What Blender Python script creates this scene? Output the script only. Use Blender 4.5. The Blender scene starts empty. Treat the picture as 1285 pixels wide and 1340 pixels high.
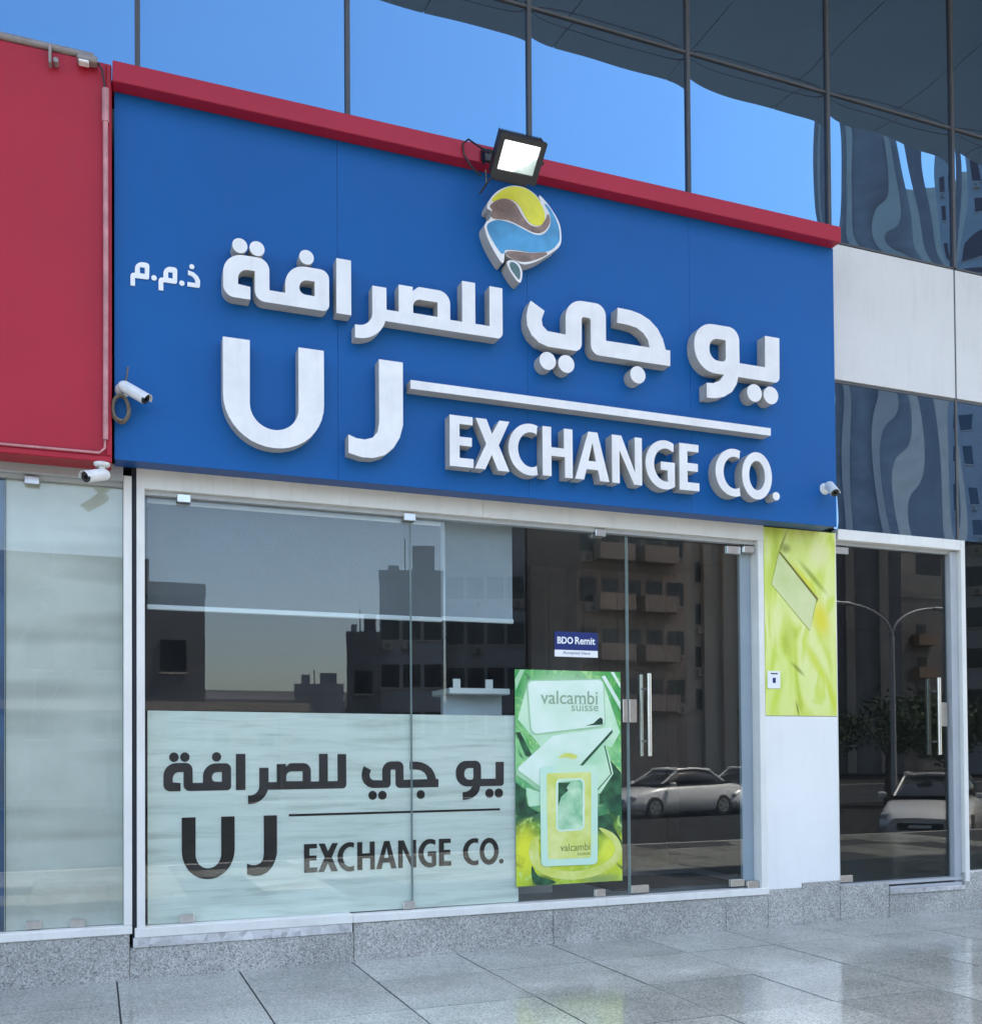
import bpy, bmesh, math, random
from mathutils import Vector, Matrix
from mathutils.geometry import delaunay_2d_cdt
random.seed(7)
R = math.radians
scene = bpy.context.scene
col = scene.collection

# ------------------------------------------------------------------ camera
CAM = Vector((0.0, -7.061, 1.45))
cd = bpy.data.cameras.new('camera')
cam = bpy.data.objects.new('camera', cd); col.objects.link(cam)
rx = Vector((0.930767, -0.365539, -0.007342))
dn = Vector((-0.000287, 0.019351, -0.999813))
fw = Vector((0.365613, 0.930595, 0.017906))
m = Matrix((rx, -dn, -fw)).transposed().to_4x4(); m.translation = CAM
cam.matrix_world = m
cd.sensor_fit = 'VERTICAL'; cd.sensor_height = 36.0
cd.lens = 36.0 * 1320.14 / 1340.0
cd.shift_x = 0.0
cd.shift_y = (964.04 - 670.0) / 1340.0
cd.clip_start = 0.05; cd.clip_end = 2000
scene.camera = cam

# ------------------------------------------------------------------ sky, sun, exposure
SUN_EL, SUN_ROT = R(58), R(82)      # the sun stands to the right, just behind the facade: the shopfront is in open shade
w = bpy.data.worlds.new('World'); scene.world = w; w.use_nodes = True
nt = w.node_tree; nt.nodes.clear()
sky = nt.nodes.new('ShaderNodeTexSky'); sky.sky_type = 'NISHITA'
sky.sun_disc = False; sky.sun_elevation = SUN_EL; sky.sun_rotation = SUN_ROT
sky.air_density = 1.0; sky.dust_density = 2.4; sky.ozone_density = 0.5
bg = nt.nodes.new('ShaderNodeBackground'); bg.inputs['Strength'].default_value = 0.15
wo = nt.nodes.new('ShaderNodeOutputWorld')
nt.links.new(sky.outputs[0], bg.inputs['Color']); nt.links.new(bg.outputs[0], wo.inputs['Surface'])
sd = bpy.data.lights.new('sun', 'SUN'); sd.energy = 4.0; sd.angle = R(0.6); sd.color = (1.0, 0.93, 0.84)
sun = bpy.data.objects.new('sun', sd); col.objects.link(sun)
tos = Vector((math.sin(SUN_ROT) * math.cos(SUN_EL), math.cos(SUN_ROT) * math.cos(SUN_EL), math.sin(SUN_EL)))
sun.rotation_euler = tos.to_track_quat('Z', 'Y').to_euler(); sun.location = (5, -20, 25)
vs = scene.view_settings
vs.view_transform = 'Standard'; vs.look = 'None'; vs.gamma = 1.0; vs.exposure = 2.18
vs.use_curve_mapping = False

# ------------------------------------------------------------------ material helpers
def lin(r, g, b):
    f = lambda c: (c / 12.92 if c <= 0.04045 else ((c + 0.055) / 1.055) ** 2.4)
    return (f(r / 255), f(g / 255), f(b / 255), 1)
class NT:
    def __init__(s, name):
        s.m = bpy.data.materials.new(name); s.m.use_nodes = True
        s.t = s.m.node_tree; s.n = s.t.nodes; s.b = s.n['Principled BSDF']; s.out = s.n['Material Output']
    def new(s, k, **kw):
        n = s.n.new(k)
        for a, v in kw.items(): setattr(n, a, v)
        return n
    def ln(s, a, b): s.t.links.new(a, b)
    def pos(s, scale=(1, 1, 1), src='pos', rot=(0, 0, 0)):
        mp = s.new('ShaderNodeMapping'); mp.inputs['Scale'].default_value = scale; mp.inputs['Rotation'].default_value = rot
        if src == 'pos':
            g = s.new('ShaderNodeNewGeometry'); s.ln(g.outputs['Position'], mp.inputs['Vector'])
        else:
            g = s.new('ShaderNodeTexCoord'); s.ln(g.outputs[src], mp.inputs['Vector'])
        return mp.outputs[0]
    def noise(s, vec, scale, detail=4, rough=0.55, dist=0):
        n = s.new('ShaderNodeTexNoise'); n.inputs['Scale'].default_value = scale
        n.inputs['Detail'].default_value = detail; n.inputs['Roughness'].default_value = rough
        n.inputs['Distortion'].default_value = dist
        s.ln(vec, n.inputs['Vector']); return n.outputs['Fac']
    def ramp(s, fac, stops, interp='LINEAR'):
        r = s.new('ShaderNodeValToRGB'); cr = r.color_ramp; cr.interpolation = interp
        while len(cr.elements) < len(stops): cr.elements.new(0.5)
        for e, (p, c) in zip(cr.elements, stops):
            e.position = p; e.color = c if len(c) == 4 else (*c, 1)
        s.ln(fac, r.inputs[0]); return r.outputs[0]
    def mix(s, fac, a, b, mode='MIX'):
        mx = s.new('ShaderNodeMix', data_type='RGBA', blend_type=mode)
        for sock, v in ((mx.inputs[0], fac), (mx.inputs[6], a), (mx.inputs[7], b)):
            if hasattr(v, 'node'): s.ln(v, sock)
            else: sock.default_value = v
        return mx.outputs[2]
    def bump(s, h, strength, dist=0.01):
        b = s.new('ShaderNodeBump'); b.inputs['Strength'].default_value = strength; b.inputs['Distance'].default_value = dist
        s.ln(h, b.inputs['Height']); s.ln(b.outputs[0], s.b.inputs['Normal'])
    def set(s, **kw):
        for k, v in kw.items():
            i = s.b.inputs[k.replace('_', ' ')]
            if hasattr(v, 'node'): s.ln(v, i)
            else: i.default_value = v
        return s

def paint(name, c, rough=0.5, var=0.08, scale=3.0, metal=0.0, dirt=0.0, bump=0.0, bscale=60, spec=0.5, coat=0.0):
    t = NT(name)
    v = t.noise(t.pos(), scale, 5)
    lo = tuple(x * (1 - var) for x in c[:3]) + (1,); hi = tuple(min(1, x * (1 + var)) for x in c[:3]) + (1,)
    colr = t.ramp(v, [(0.3, lo), (0.7, hi)])
    if dirt:
        d = t.noise(t.pos((6, 6, 0.9)), 2.2, 6, 0.65)
        f = t.ramp(d, [(0.52, (0, 0, 0)), (0.75, (dirt, dirt, dirt))])
        colr = t.mix(f, colr, tuple(x * 0.45 + 0.03 for x in c[:3]) + (1,))
    t.set(Base_Color=colr, Roughness=rough, Metallic=metal)
    t.b.inputs['Specular IOR Level'].default_value = spec
    t.b.inputs['Coat Weight'].default_value = coat
    if bump: t.bump(t.noise(t.pos(), bscale, 3), bump, 0.004)
    return t.m

def glass_mat(name, tint, r0, k=1.0):
    t = NT(name); t.n.remove(t.b)
    geo = t.new('ShaderNodeNewGeometry')
    dot = t.new('ShaderNodeVectorMath', operation='DOT_PRODUCT'); t.ln(geo.outputs['Incoming'], dot.inputs[0]); t.ln(geo.outputs['Normal'], dot.inputs[1])
    ab = t.new('ShaderNodeMath', operation='ABSOLUTE'); t.ln(dot.outputs['Value'], ab.inputs[0])
    su = t.new('ShaderNodeMath', operation='SUBTRACT'); su.inputs[0].default_value = 1.0; t.ln(ab.outputs[0], su.inputs[1])
    pw = t.new('ShaderNodeMath', operation='POWER'); t.ln(su.outputs[0], pw.inputs[0]); pw.inputs[1].default_value = 5.0
    ma = t.new('ShaderNodeMath', operation='MULTIPLY_ADD'); t.ln(pw.outputs[0], ma.inputs[0]); ma.inputs[1].default_value = 1 - r0; ma.inputs[2].default_value = r0
    gl = t.new('ShaderNodeBsdfGlossy'); gl.inputs['Roughness'].default_value = 0.0; gl.inputs['Color'].default_value = (k, k, k, 1)
    tr = t.new('ShaderNodeBsdfTransparent'); tr.inputs['Color'].default_value = tint
    mx = t.new('ShaderNodeMixShader'); t.ln(ma.outputs[0], mx.inputs[0]); t.ln(tr.outputs[0], mx.inputs[1]); t.ln(gl.outputs[0], mx.inputs[2])
    df = t.new('ShaderNodeBsdfDiffuse'); df.inputs['Color'].default_value = (0.62, 0.62, 0.60, 1)
    nz_ = t.noise(t.pos((1, 1, .5)), 3.0, 6, 0.65)
    dr_ = t.ramp(nz_, [(0.35, (0.002,) * 3), (0.75, (0.010,) * 3)])
    m2 = t.new('ShaderNodeMixShader'); t.ln(dr_, m2.inputs[0]); t.ln(mx.outputs[0], m2.inputs[1]); t.ln(df.outputs[0], m2.inputs[2])
    t.ln(m2.outputs[0], t.out.inputs['Surface'])
    return t.m

def granite(name, dark, mid, light, scale, rough, obj_rand=0.0, stain=0.15, gloss_var=0.0, bump=0.0):
    t = NT(name); p = t.pos()
    n1 = t.noise(p, scale, 3, 0.7)
    v = t.new('ShaderNodeTexVoronoi'); v.inputs['Scale'].default_value = scale * 1.3; t.ln(p, v.inputs['Vector'])
    sp = t.mix(0.5, n1, v.outputs['Color'])
    bw = t.new('ShaderNodeRGBToBW'); t.ln(sp, bw.inputs[0])
    c = t.ramp(bw.outputs[0], [(0.3, dark), (0.47, mid), (0.55, mid), (0.72, light)])
    s = t.noise(p, 1.6, 6, 0.65)
    sf = t.ramp(s, [(0.38, (1 - stain,) * 3), (0.62, (1 + stain,) * 3)])
    c = t.mix(1.0, c, sf, 'MULTIPLY')
    if obj_rand:
        oi = t.new('ShaderNodeObjectInfo')
        rf = t.ramp(oi.outputs['Random'], [(0, (1 - obj_rand,) * 3), (1, (1 + obj_rand,) * 3)])
        c = t.mix(1.0, c, rf, 'MULTIPLY')
    t.set(Base_Color=c)
    if gloss_var:
        g = t.noise(p, 2.3, 5, 0.6)
        t.set(Roughness=t.ramp(g, [(0.35, (rough,) * 3), (0.65, (rough + gloss_var,) * 3)]))
    else: t.set(Roughness=rough)
    if bump: t.bump(n1, bump, 0.003)
    return t.m

M = {}
M['blue'] = paint('blue_composite', (0.003, 0.092, 0.30, 1), 0.5, 0.07, 0.8, dirt=0.10, spec=0.25)
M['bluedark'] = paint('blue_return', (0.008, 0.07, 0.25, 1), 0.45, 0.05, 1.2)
M['red'] = paint('red_painted_board', (0.39, 0.016, 0.032, 1), 0.42, 0.09, 0.9, dirt=0.14, bump=0.05, spec=0.25)
M['redbar'] = paint('red_bar_paint', (0.38, 0.014, 0.034, 1), 0.38, 0.06, 1.5, dirt=0.1, spec=0.25)
M['letter'] = paint('white_letter_face', (0.76, 0.735, 0.70, 1), 0.4, 0.06, 7, dirt=0.16)
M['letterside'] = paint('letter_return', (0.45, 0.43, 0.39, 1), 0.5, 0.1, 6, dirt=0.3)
M['vinylwhite'] = paint('white_vinyl', (0.82, 0.81, 0.78, 1), 0.4, 0.02)
M['black'] = paint('black_plastic', (0.018, 0.018, 0.02, 1), 0.5, 0.15, 20)
M['vinylblack'] = paint('black_vinyl', (0.003, 0.005, 0.006, 1), 0.4, 0.1, spec=0.06)
M['alu'] = paint('white_aluminium', (0.75, 0.725, 0.655, 1), 0.38, 0.05, 4, dirt=0.2)
M['alugrey'] = paint('grey_aluminium', (0.42, 0.43, 0.43, 1), 0.4, 0.06, 4, dirt=0.2)
M['alublue'] = paint('bluish_aluminium', (0.30, 0.35, 0.38, 1), 0.35, 0.05, 4)
M['steel'] = paint('brushed_steel', (0.62, 0.60, 0.57, 1), 0.28, 0.08, 30, metal=1.0)
M['mullion'] = paint('dark_mullion', (0.07, 0.068, 0.066, 1), 0.45, 0.15, 6)
M['clad'] = paint('white_cladding', (0.66, 0.63, 0.585, 1), 0.5, 0.05, 1.5, dirt=0.16)
M['panelwhite'] = paint('white_panel', (0.80, 0.79, 0.735, 1), 0.4, 0.04, 1.5, dirt=0.08)
M['camwhite'] = paint('camera_housing', (0.72, 0.72, 0.70, 1), 0.35, 0.06, 20, dirt=0.15)
M['dark'] = paint('dark_void', (0.012, 0.013, 0.014, 1), 0.8, 0.1, spec=0.1)
M['gap'] = paint('dark_gap', (0.02, 0.023, 0.03, 1), 0.6, 0.1)
M['cable'] = paint('tan_cable', (0.16, 0.13, 0.09, 1), 0.6, 0.3, 40)
M['conduit'] = paint('faded_conduit', (0.50, 0.22, 0.22, 1), 0.5, 0.25, 12, dirt=0.3)
M['conduitgrey'] = paint('grey_conduit', (0.28, 0.24, 0.22, 1), 0.5, 0.2, 12)
M['soffit'] = paint('soffit_board', (0.42, 0.42, 0.42, 1), 0.5, 0.06, 1.2)
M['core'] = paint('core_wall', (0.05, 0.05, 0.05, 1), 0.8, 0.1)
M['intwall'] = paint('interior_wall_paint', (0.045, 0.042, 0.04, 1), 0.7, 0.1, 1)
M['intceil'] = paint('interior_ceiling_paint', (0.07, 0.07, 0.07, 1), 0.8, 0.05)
M['intfloor'] = paint('interior_floor_tile', (0.26, 0.27, 0.27, 1), 0.3, 0.1, 2)
M['boards'] = paint('brown_boards', (0.075, 0.058, 0.048, 1), 0.5, 0.35, 3)
M['mat'] = paint('door_mat', (0.02, 0.018, 0.017, 1), 0.95, 0.3, 60)
M['counter'] = paint('counter_white', (0.58, 0.60, 0.60, 1), 0.35, 0.04)
M['glass'] = glass_mat('clear_glass', (0.945, 0.975, 0.968, 1), 0.043)
M['glassd'] = glass_mat('tinted_glass', (0.55, 0.60, 0.60, 1), 0.052)
M['granite'] = granite('granite_plinth', (0.17, 0.163, 0.15, 1), (0.38, 0.365, 0.325, 1), (0.57, 0.55, 0.495, 1), 90, 0.4, 0.06, 0.14, bump=0.25)
M['slab'] = granite('paving_granite', (0.22, 0.228, 0.20, 1), (0.37, 0.38, 0.335, 1), (0.53, 0.535, 0.475, 1), 80, 0.05, 0.13, 0.12, gloss_var=0.14, bump=0.03)
M['gedge'] = paint('polished_glass_edge', (0.22, 0.28, 0.26, 1), 0.2, 0.1)
M['joint'] = paint('paving_bed', (0.03, 0.031, 0.032, 1), 0.9, 0.2, 20)
M['marble'] = granite('marble_strip', (0.34, 0.33, 0.31, 1), (0.50, 0.48, 0.45, 1), (0.62, 0.60, 0.57, 1), 14, 0.35, 0, 0.2)
M['asphalt'] = granite('asphalt', (0.018, 0.018, 0.018, 1), (0.028, 0.028, 0.028, 1), (0.045, 0.045, 0.045, 1), 60, 0.9, 0, 0.2)
M['asphalt'].node_tree.nodes['Principled BSDF'].inputs['Specular IOR Level'].default_value = 0.08
M['kerb'] = paint('kerb_concrete', (0.35, 0.34, 0.32, 1), 0.8, 0.15, 5)
M['ground'] = paint('sandy_ground', (0.32, 0.28, 0.22, 1), 0.9, 0.15, 0.5)

def curtain(name, tintc, body, fac):
    t = NT(name); t.n.remove(t.b)
    gl = t.new('ShaderNodeBsdfGlossy'); gl.inputs['Roughness'].default_value = 0.004; gl.inputs['Color'].default_value = tintc
    df = t.new('ShaderNodeBsdfDiffuse'); df.inputs['Color'].default_value = body
    mx = t.new('ShaderNodeMixShader'); mx.inputs[0].default_value = fac
    t.ln(df.outputs[0], mx.inputs[1]); t.ln(gl.outputs[0], mx.inputs[2]); t.ln(mx.outputs[0], t.out.inputs['Surface'])
    return t.m
M['curtain'] = curtain('blue_mirror_glass', (0.118, 0.255, 0.395, 1), (0.13, 0.10, 0.115, 1), 0.82)
M['curtaindk'] = curtain('dark_blue_glass', (0.20, 0.30, 0.42, 1), (0.03, 0.06, 0.10, 1), 0.75)

def film_mat():
    t = NT('marbled_window_film'); p = t.pos((0.9, 1, 11))
    a = t.noise(p, 1.6, 6, 0.6, 0.6)
    c = t.ramp(a, [(0.3, (0.50, 0.52, 0.44)), (0.48, (0.66, 0.68, 0.59)), (0.62, (0.72, 0.735, 0.645)), (0.8, (0.58, 0.605, 0.51))])
    b = t.noise(t.pos((1.3, 1, 26)), 2.2, 5, 0.6)
    f = t.ramp(b, [(0.60, (0, 0, 0)), (0.72, (0.35, 0.35, 0.35))])
    c = t.mix(f, c, (0.36, 0.40, 0.36, 1))
    t.set(Base_Color=c, Roughness=0.5); return t.m
M['film'] = film_mat()
def frost_mat():
    t = NT('frosted_film'); a = t.noise(t.pos(), 2.2, 6, 0.6)
    c = t.ramp(a, [(0.3, (0.46, 0.44, 0.375)), (0.7, (0.56, 0.535, 0.46))])
    bd = t.noise(t.pos((0.15, 1, 1.6)), 1.7, 2)
    c = t.mix(1.0, c, t.ramp(bd, [(0.42, (0.86, 0.86, 0.84)), (0.5, (1.1, 1.12, 1.12))]), 'MULTIPLY')
    wv = t.noise(t.pos((1, 1, 0.8), rot=(0, R(40), 0)), 1.3, 3, 0.5, 1.0)
    f = t.ramp(wv, [(0.495, (0, 0, 0)), (0.505, (0.14, 0.14, 0.14)), (0.515, (0, 0, 0))])
    c = t.mix(f, c, (0.68, 0.70, 0.67, 1))
    t.set(Base_Color=c, Roughness=0.45); return t.m
M['frost'] = frost_mat()
def blind_mat(name, c, k=0.45):
    t = NT(name); b = t.new('ShaderNodeTexChecker'); b.inputs['Scale'].default_value = 105
    t.ln(t.pos(), b.inputs['Vector'])
    n = t.noise(t.pos(), 3, 4)
    cc = t.ramp(n, [(0.3, tuple(x * 0.9 for x in c)), (0.7, tuple(x * 1.08 for x in c))])
    dk = t.mix(k, cc, tuple(x * 0.45 for x in c) + (1,))
    t.set(Base_Color=t.mix(b.outputs['Fac'], cc, dk), Roughness=0.8); return t.m
M['blinddark'] = blind_mat('grey_mesh_blind', (0.085, 0.097, 0.105))
M['blindlight'] = blind_mat('pale_blind', (0.30, 0.335, 0.36), 0.15)

# ------------------------------------------------------------------ mesh helpers
class MB:
    def __init__(s): s.v = []; s.f = []; s.mi = []; s.sm = []
    def add(s, vs, fs, mi=0, smooth=False):
        o = len(s.v); s.v += [tuple(v) for v in vs]
        for f in fs: s.f.append(tuple(i + o for i in f)); s.mi.append(mi); s.sm.append(smooth)
        return s
    def box(s, x0, x1, y0, y1, z0, z1, mi=0, ch=0.0):
        if ch <= 0:
            v = [(x0, y0, z0), (x1, y0, z0), (x1, y1, z0), (x0, y1, z0), (x0, y0, z1), (x1, y0, z1), (x1, y1, z1), (x0, y1, z1)]
            return s.add(v, [(0, 3, 2, 1), (4, 5, 6, 7), (0, 1, 5, 4), (1, 2, 6, 5), (2, 3, 7, 6), (3, 0, 4, 7)], mi)
        bm = bmesh.new(); bmesh.ops.create_cube(bm, size=1)
        for v in bm.verts:
            v.co = Vector(((x0 + x1) / 2 + v.co.x * (x1 - x0), (y0 + y1) / 2 + v.co.y * (y1 - y0), (z0 + z1) / 2 + v.co.z * (z1 - z0)))
        bmesh.ops.bevel(bm, geom=bm.edges[:], offset=ch, segments=1, affect='EDGES')
        return s.bm(bm, mi)
    def bm(s, bm, mi=0, smooth=False):
        bm.verts.index_update(); s.add([v.co[:] for v in bm.verts], [[v.index for v in f.verts] for f in bm.faces], mi, smooth); bm.free(); return s
    def tube(s, pts, r, n=10, mi=0, caps=True):
        pts = [Vector(p) for p in pts]; rings = []
        rr = r if isinstance(r, (list, tuple)) else [r] * len(pts)
        up = None
        for i, p in enumerate(pts):
            d = (pts[min(i + 1, len(pts) - 1)] - pts[max(i - 1, 0)]).normalized()
            if up is None:
                up = d.orthogonal().normalized()
            else:
                up = (up - d * up.dot(d)).normalized()
            b = d.cross(up)
            rings.append([p + (up * math.cos(2 * math.pi * k / n) + b * math.sin(2 * math.pi * k / n)) * rr[i] for k in range(n)])
        v = [q for r_ in rings for q in r_]; f = []
        for i in range(len(pts) - 1):
            for k in range(n):
                f.append((i * n + k, i * n + (k + 1) % n, (i + 1) * n + (k + 1) % n, (i + 1) * n + k))
        s.add(v, f, mi, True)
        if caps:
            s.add(rings[0], [tuple(range(n - 1, -1, -1))], mi); s.add(rings[-1], [tuple(range(n))], mi)
        return s
    def prism(s, adds, subs=(), y0=0.0, y1=0.1, mi_face=0, mi_side=0, back=False):
        """flat shape in x,z cut from closed outlines, given depth along y (y0 = front)"""
        vs, es, polys = [], [], []
        for pl in list(adds) + list(subs):
            o = len(vs); n = len(pl); vs += [Vector(p) for p in pl]
            es += [(o + i, o + (i + 1) % n) for i in range(n)]
        ov, oe, of, _, _, _ = delaunay_2d_cdt(vs, es, [], 0, 1e-5)
        def inside(p, pl):
            c = False; n = len(pl); j = n - 1
            for i in range(n):
                xi, yi = pl[i]; xj, yj = pl[j]
                if (yi > p[1]) != (yj > p[1]) and p[0] < (xj - xi) * (p[1] - yi) / (yj - yi) + xi: c = not c
                j = i
            return c
        tris = []
        for f in of:
            cx = sum(ov[i][0] for i in f) / len(f); cz = sum(ov[i][1] for i in f) / len(f)
            if any(inside((cx, cz), p) for p in adds) and not any(inside((cx, cz), p) for p in subs):
                a = sum(ov[f[i]][0] * ov[f[(i + 1) % len(f)]][1] - ov[f[(i + 1) % len(f)]][0] * ov[f[i]][1] for i in range(len(f)))
                tris.append(tuple(f) if a > 0 else tuple(reversed(f)))
        front = [(p[0], y0, p[1]) for p in ov]; backv = [(p[0], y1, p[1]) for p in ov]
        s.add(front, tris, mi_face)
        ed = {}
        for f in tris:
            for i in range(len(f)):
                a, b = f[i], f[(i + 1) % len(f)]
                if (b, a) in ed: del ed[(b, a)]
                else: ed[(a, b)] = 1
        n = len(front); s.add(front + backv, [(b, a, a + n, b + n) for a, b in ed], mi_side)
        if back: s.add(backv, [tuple(reversed(f)) for f in tris], mi_side)
        return s
    def mesh(s, name, mats):
        me = bpy.data.meshes.new(name); me.from_pydata(s.v, [], s.f)
        for k in (mats if isinstance(mats, (list, tuple)) else [mats]): me.materials.append(M[k])
        me.polygons.foreach_set('material_index', s.mi); me.polygons.foreach_set('use_smooth', s.sm)
        me.update(); return me
    def build(s, name, mats, parent=None):
        return link(name, s.mesh(name, mats), parent)

def link(name, me, parent=None, local=False):
    o = bpy.data.objects.new(name, me); col.objects.link(o)
    if parent is not None:
        o.parent = parent
        if not local: o.matrix_parent_inverse = Matrix.Translation(-Vector(parent['base'])) if 'base' in parent else Matrix.Identity(4)
    return o
BASES = []
def thing(name, label, cat, loc, group=None):
    o = bpy.data.objects.new(name, None); col.objects.link(o); o.location = loc; o['base'] = list(loc); o.empty_display_size = 0.1
    o['label'] = label; o['category'] = cat
    if group: o['group'] = group
    BASES.append(o); return o
def tag(o, label, cat, group=None):
    o['label'] = label; o['category'] = cat
    if group: o['group'] = group
    return o
def struct(o): o['kind'] = 'structure'; return o
def B(name, mat, box, parent=None, ch=0.0):
    return MB().box(*box, 0, ch).build(name, mat, parent)
def rp(pts):
    """closed outline; a third number rounds that corner"""
    out = []; n = len(pts)
    for i, p in enumerate(pts):
        c = Vector(p[:2])
        if len(p) < 3 or p[2] <= 0: out.append(tuple(c)); continue
        a = Vector(pts[i - 1][:2]); b = Vector(pts[(i + 1) % n][:2]); r = p[2]
        u = (a - c).normalized(); v = (b - c).normalized()
        ang = u.angle(v); t = r / math.tan(ang / 2); t = min(t, (a - c).length * 0.98, (b - c).length * 0.98); r = t * math.tan(ang / 2)
        ctr = c + (u + v).normalized() * (r / math.sin(ang / 2))
        p0 = c + u * t - ctr; p1 = c + v * t - ctr
        a0 = math.atan2(p0.y, p0.x); a1 = math.atan2(p1.y, p1.x); d = (a1 - a0 + math.pi) % (2 * math.pi) - math.pi
        k = max(3, int(abs(d) / R(9)))
        out += [(ctr.x + r * math.cos(a0 + d * j / k), ctr.y + r * math.sin(a0 + d * j / k)) for j in range(k + 1)]
    return out
def rect(x0, x1, z0, z1, r=0): return rp([(x0, z0, r), (x1, z0, r), (x1, z1, r), (x0, z1, r)])
def circ(x, z, r, n=28, rz=None):
    return [(x + r * math.cos(2 * math.pi * k / n), z + (rz or r) * math.sin(2 * math.pi * k / n)) for k in range(n)]
def smooth_closed(pts, sub=5):
    out = []; n = len(pts)
    for i in range(n):
        p0, p1, p2, p3 = (Vector(pts[(i + k - 1) % n]) for k in range(4))
        for j in range(sub):
            t = j / sub
            out.append(tuple(0.5 * ((2 * p1) + (p2 - p0) * t + (2 * p0 - 5 * p1 + 4 * p2 - p3) * t * t + (3 * p1 - p0 - 3 * p2 + p3) * t ** 3)))
    return out
def text_obj(name, body, x, z, y, height, mat, parent, bold=0.0, width=None, shear=0.0, space=1.0):
    cu = bpy.data.curves.new(name, 'FONT'); cu.body = body; cu.size = 1.0; cu.offset = bold; cu.shear = shear; cu.space_character = space
    cu.resolution_u = 3
    o = bpy.data.objects.new(name, cu); col.objects.link(o)
    bpy.context.view_layer.update()
    me = bpy.data.meshes.new_from_object(o.evaluated_get(bpy.context.evaluated_depsgraph_get()))
    bpy.data.objects.remove(o); bpy.data.curves.remove(cu)
    xs = [v.co.x for v in me.vertices]; zs = [v.co.y for v in me.vertices]
    sz = height / (max(zs) - min(zs)); sx = (width / (max(xs) - min(xs))) if width else sz
    x0, z0 = min(xs), min(zs)
    for v in me.vertices:
        v.co = Vector((x + (v.co.x - x0) * sx, y, z + (v.co.y - z0) * sz))
    me.materials.clear(); me.materials.append(M[mat])
    return link(name, me, parent)

# ------------------------------------------------------------------ pavement, road, ground
PZ = 0.0
ST = -0.52                  # the street lies below the raised pavement
pave = struct(B('pavement', 'joint', (-26, 40, -7.04, 0.1, -0.9, -0.0025)))
px0, pw_ = 0.135, 0.7745; py0, pd = -0.72, 0.79
slab_me = {}
for j in range(-1, 8):
    for i in range(-5, 17):
        y1 = py0 - pd * j if j >= 0 else -0.06 ; y0 = py0 - pd * (j + 1) if j >= 0 else py0
        if j == -1: y1, y0 = -0.055, py0
        x0 = px0 + pw_ * i
        g = 0.0055
        key = j
        if key not in slab_me:
            slab_me[key] = MB().box(g, pw_ - g, y0 + g, y1 - g, -0.035, 0.0).mesh('paving_slab', 'slab')
        o = link('paving_slab', slab_me[key], pave); o.location = (x0, 0, random.uniform(-0.0005, 0.0005))
        o.rotation_euler = (random.uniform(-1, 1) * 0.0009, random.uniform(-1, 1) * 0.0009, 0)
for k in range(3):
    struct(B('step', 'kerb', (-26, 40, -7.36 - .34 * k, -7.042 - .34 * k, -.95, -.02 - .17 * k), None, .012))
road = struct(B('road', 'asphalt', (-90, 150, -34.0, -8.05, -1.1, ST)))
struct(B('far_kerb', 'kerb', (-90, 150, -34.25, -34.001, -1.1, ST + .13), None, .015))
struct(B('ground', 'ground', (-300, 400, -300, 40, -1.4, -1.11)))
struct(B('far_pavement', 'asphalt', (-90, 150, -76, -34.251, -1.1, ST + .12)))

# ------------------------------------------------------------------ the building: core, curtain wall, cladding, soffit
bld = thing('office_building', 'office block with blue mirror glass curtain wall above the shopfronts', 'building', (3, 4, 0))
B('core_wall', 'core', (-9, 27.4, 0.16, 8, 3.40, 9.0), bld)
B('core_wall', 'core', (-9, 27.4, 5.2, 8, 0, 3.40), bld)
B('lintel', 'core', (-9, 27.4, 0.075, 0.16, 3.37, 3.62), bld)
B('upper_storey', 'clad', (-9, 27.4, -2.6, 8, 9.14, 14.0), bld)  # unseen overhanging storey, added for the shade it casts
def pane_mesh(name, wd, ht, A, seed, wav, nx=40, nz=36, mat='curtain'):
    rnd = random.Random(seed); ph = [rnd.uniform(0, 6.28) for _ in range(6)]
    v = []; f = []
    for j in range(nz + 1):
        for i in range(nx + 1):
            u = 2 * i / nx - 1; q = 2 * j / nz - 1
            # denser near the edges
            u = math.copysign(1 - (1 - abs(u)) ** 1.35, u); q = math.copysign(1 - (1 - abs(q)) ** 1.35, q)
            y = -A * (1 - 0.30 * u * u - 0.70 * abs(u) ** 9) * (1 - 0.30 * q * q - 0.70 * abs(q) ** 9)
            y += wav * (math.sin(3.1 * u + ph[0] + 0.7 * q) * 0.6 + math.sin(2.3 * q + 1.9 * u + ph[1]) + 0.45 * math.sin(5.3 * q + ph[2] - u) + 0.35 * math.sin(6.1 * u + 2.2 * q + ph[3]))
            v.append((u * wd / 2, y, q * ht / 2))
    for j in range(nz):
        for i in range(nx):
            a = j * (nx + 1) + i; f.append((a, a + 1, a + nx + 2, a + nx + 1))
    return MB().add(v, f, 0, True).mesh(name, mat)
MX0, MP = 0.27, 1.4285       # mullion pitch
pm_lo = [pane_mesh('glass_pane', MP - 0.03, 1.29, 0.0030, s, 0.00035) for s in (1, 2, 3)]
pm_wavy = [pane_mesh('glass_pane', MP - 0.03, 1.29, 0.0028, s, 0.0008) for s in (11, 12)]
pm_hi = [pane_mesh('glass_pane', MP - 0.03, 1.76, 0.0020, s, 0.00035) for s in (4, 5, 6)]
pm_dk = [pane_mesh('glass_pane', MP - 0.03, 1.285, 0.0006, s, 0.0007, mat='curtaindk') for s in (7, 8)]
clad_me = MB().box(-MP / 2 + 0.009, MP / 2 - 0.009, -0.012, 0.03, -0.6, 0.6, 0, 0.004).mesh('cladding_panel', 'clad')
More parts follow.
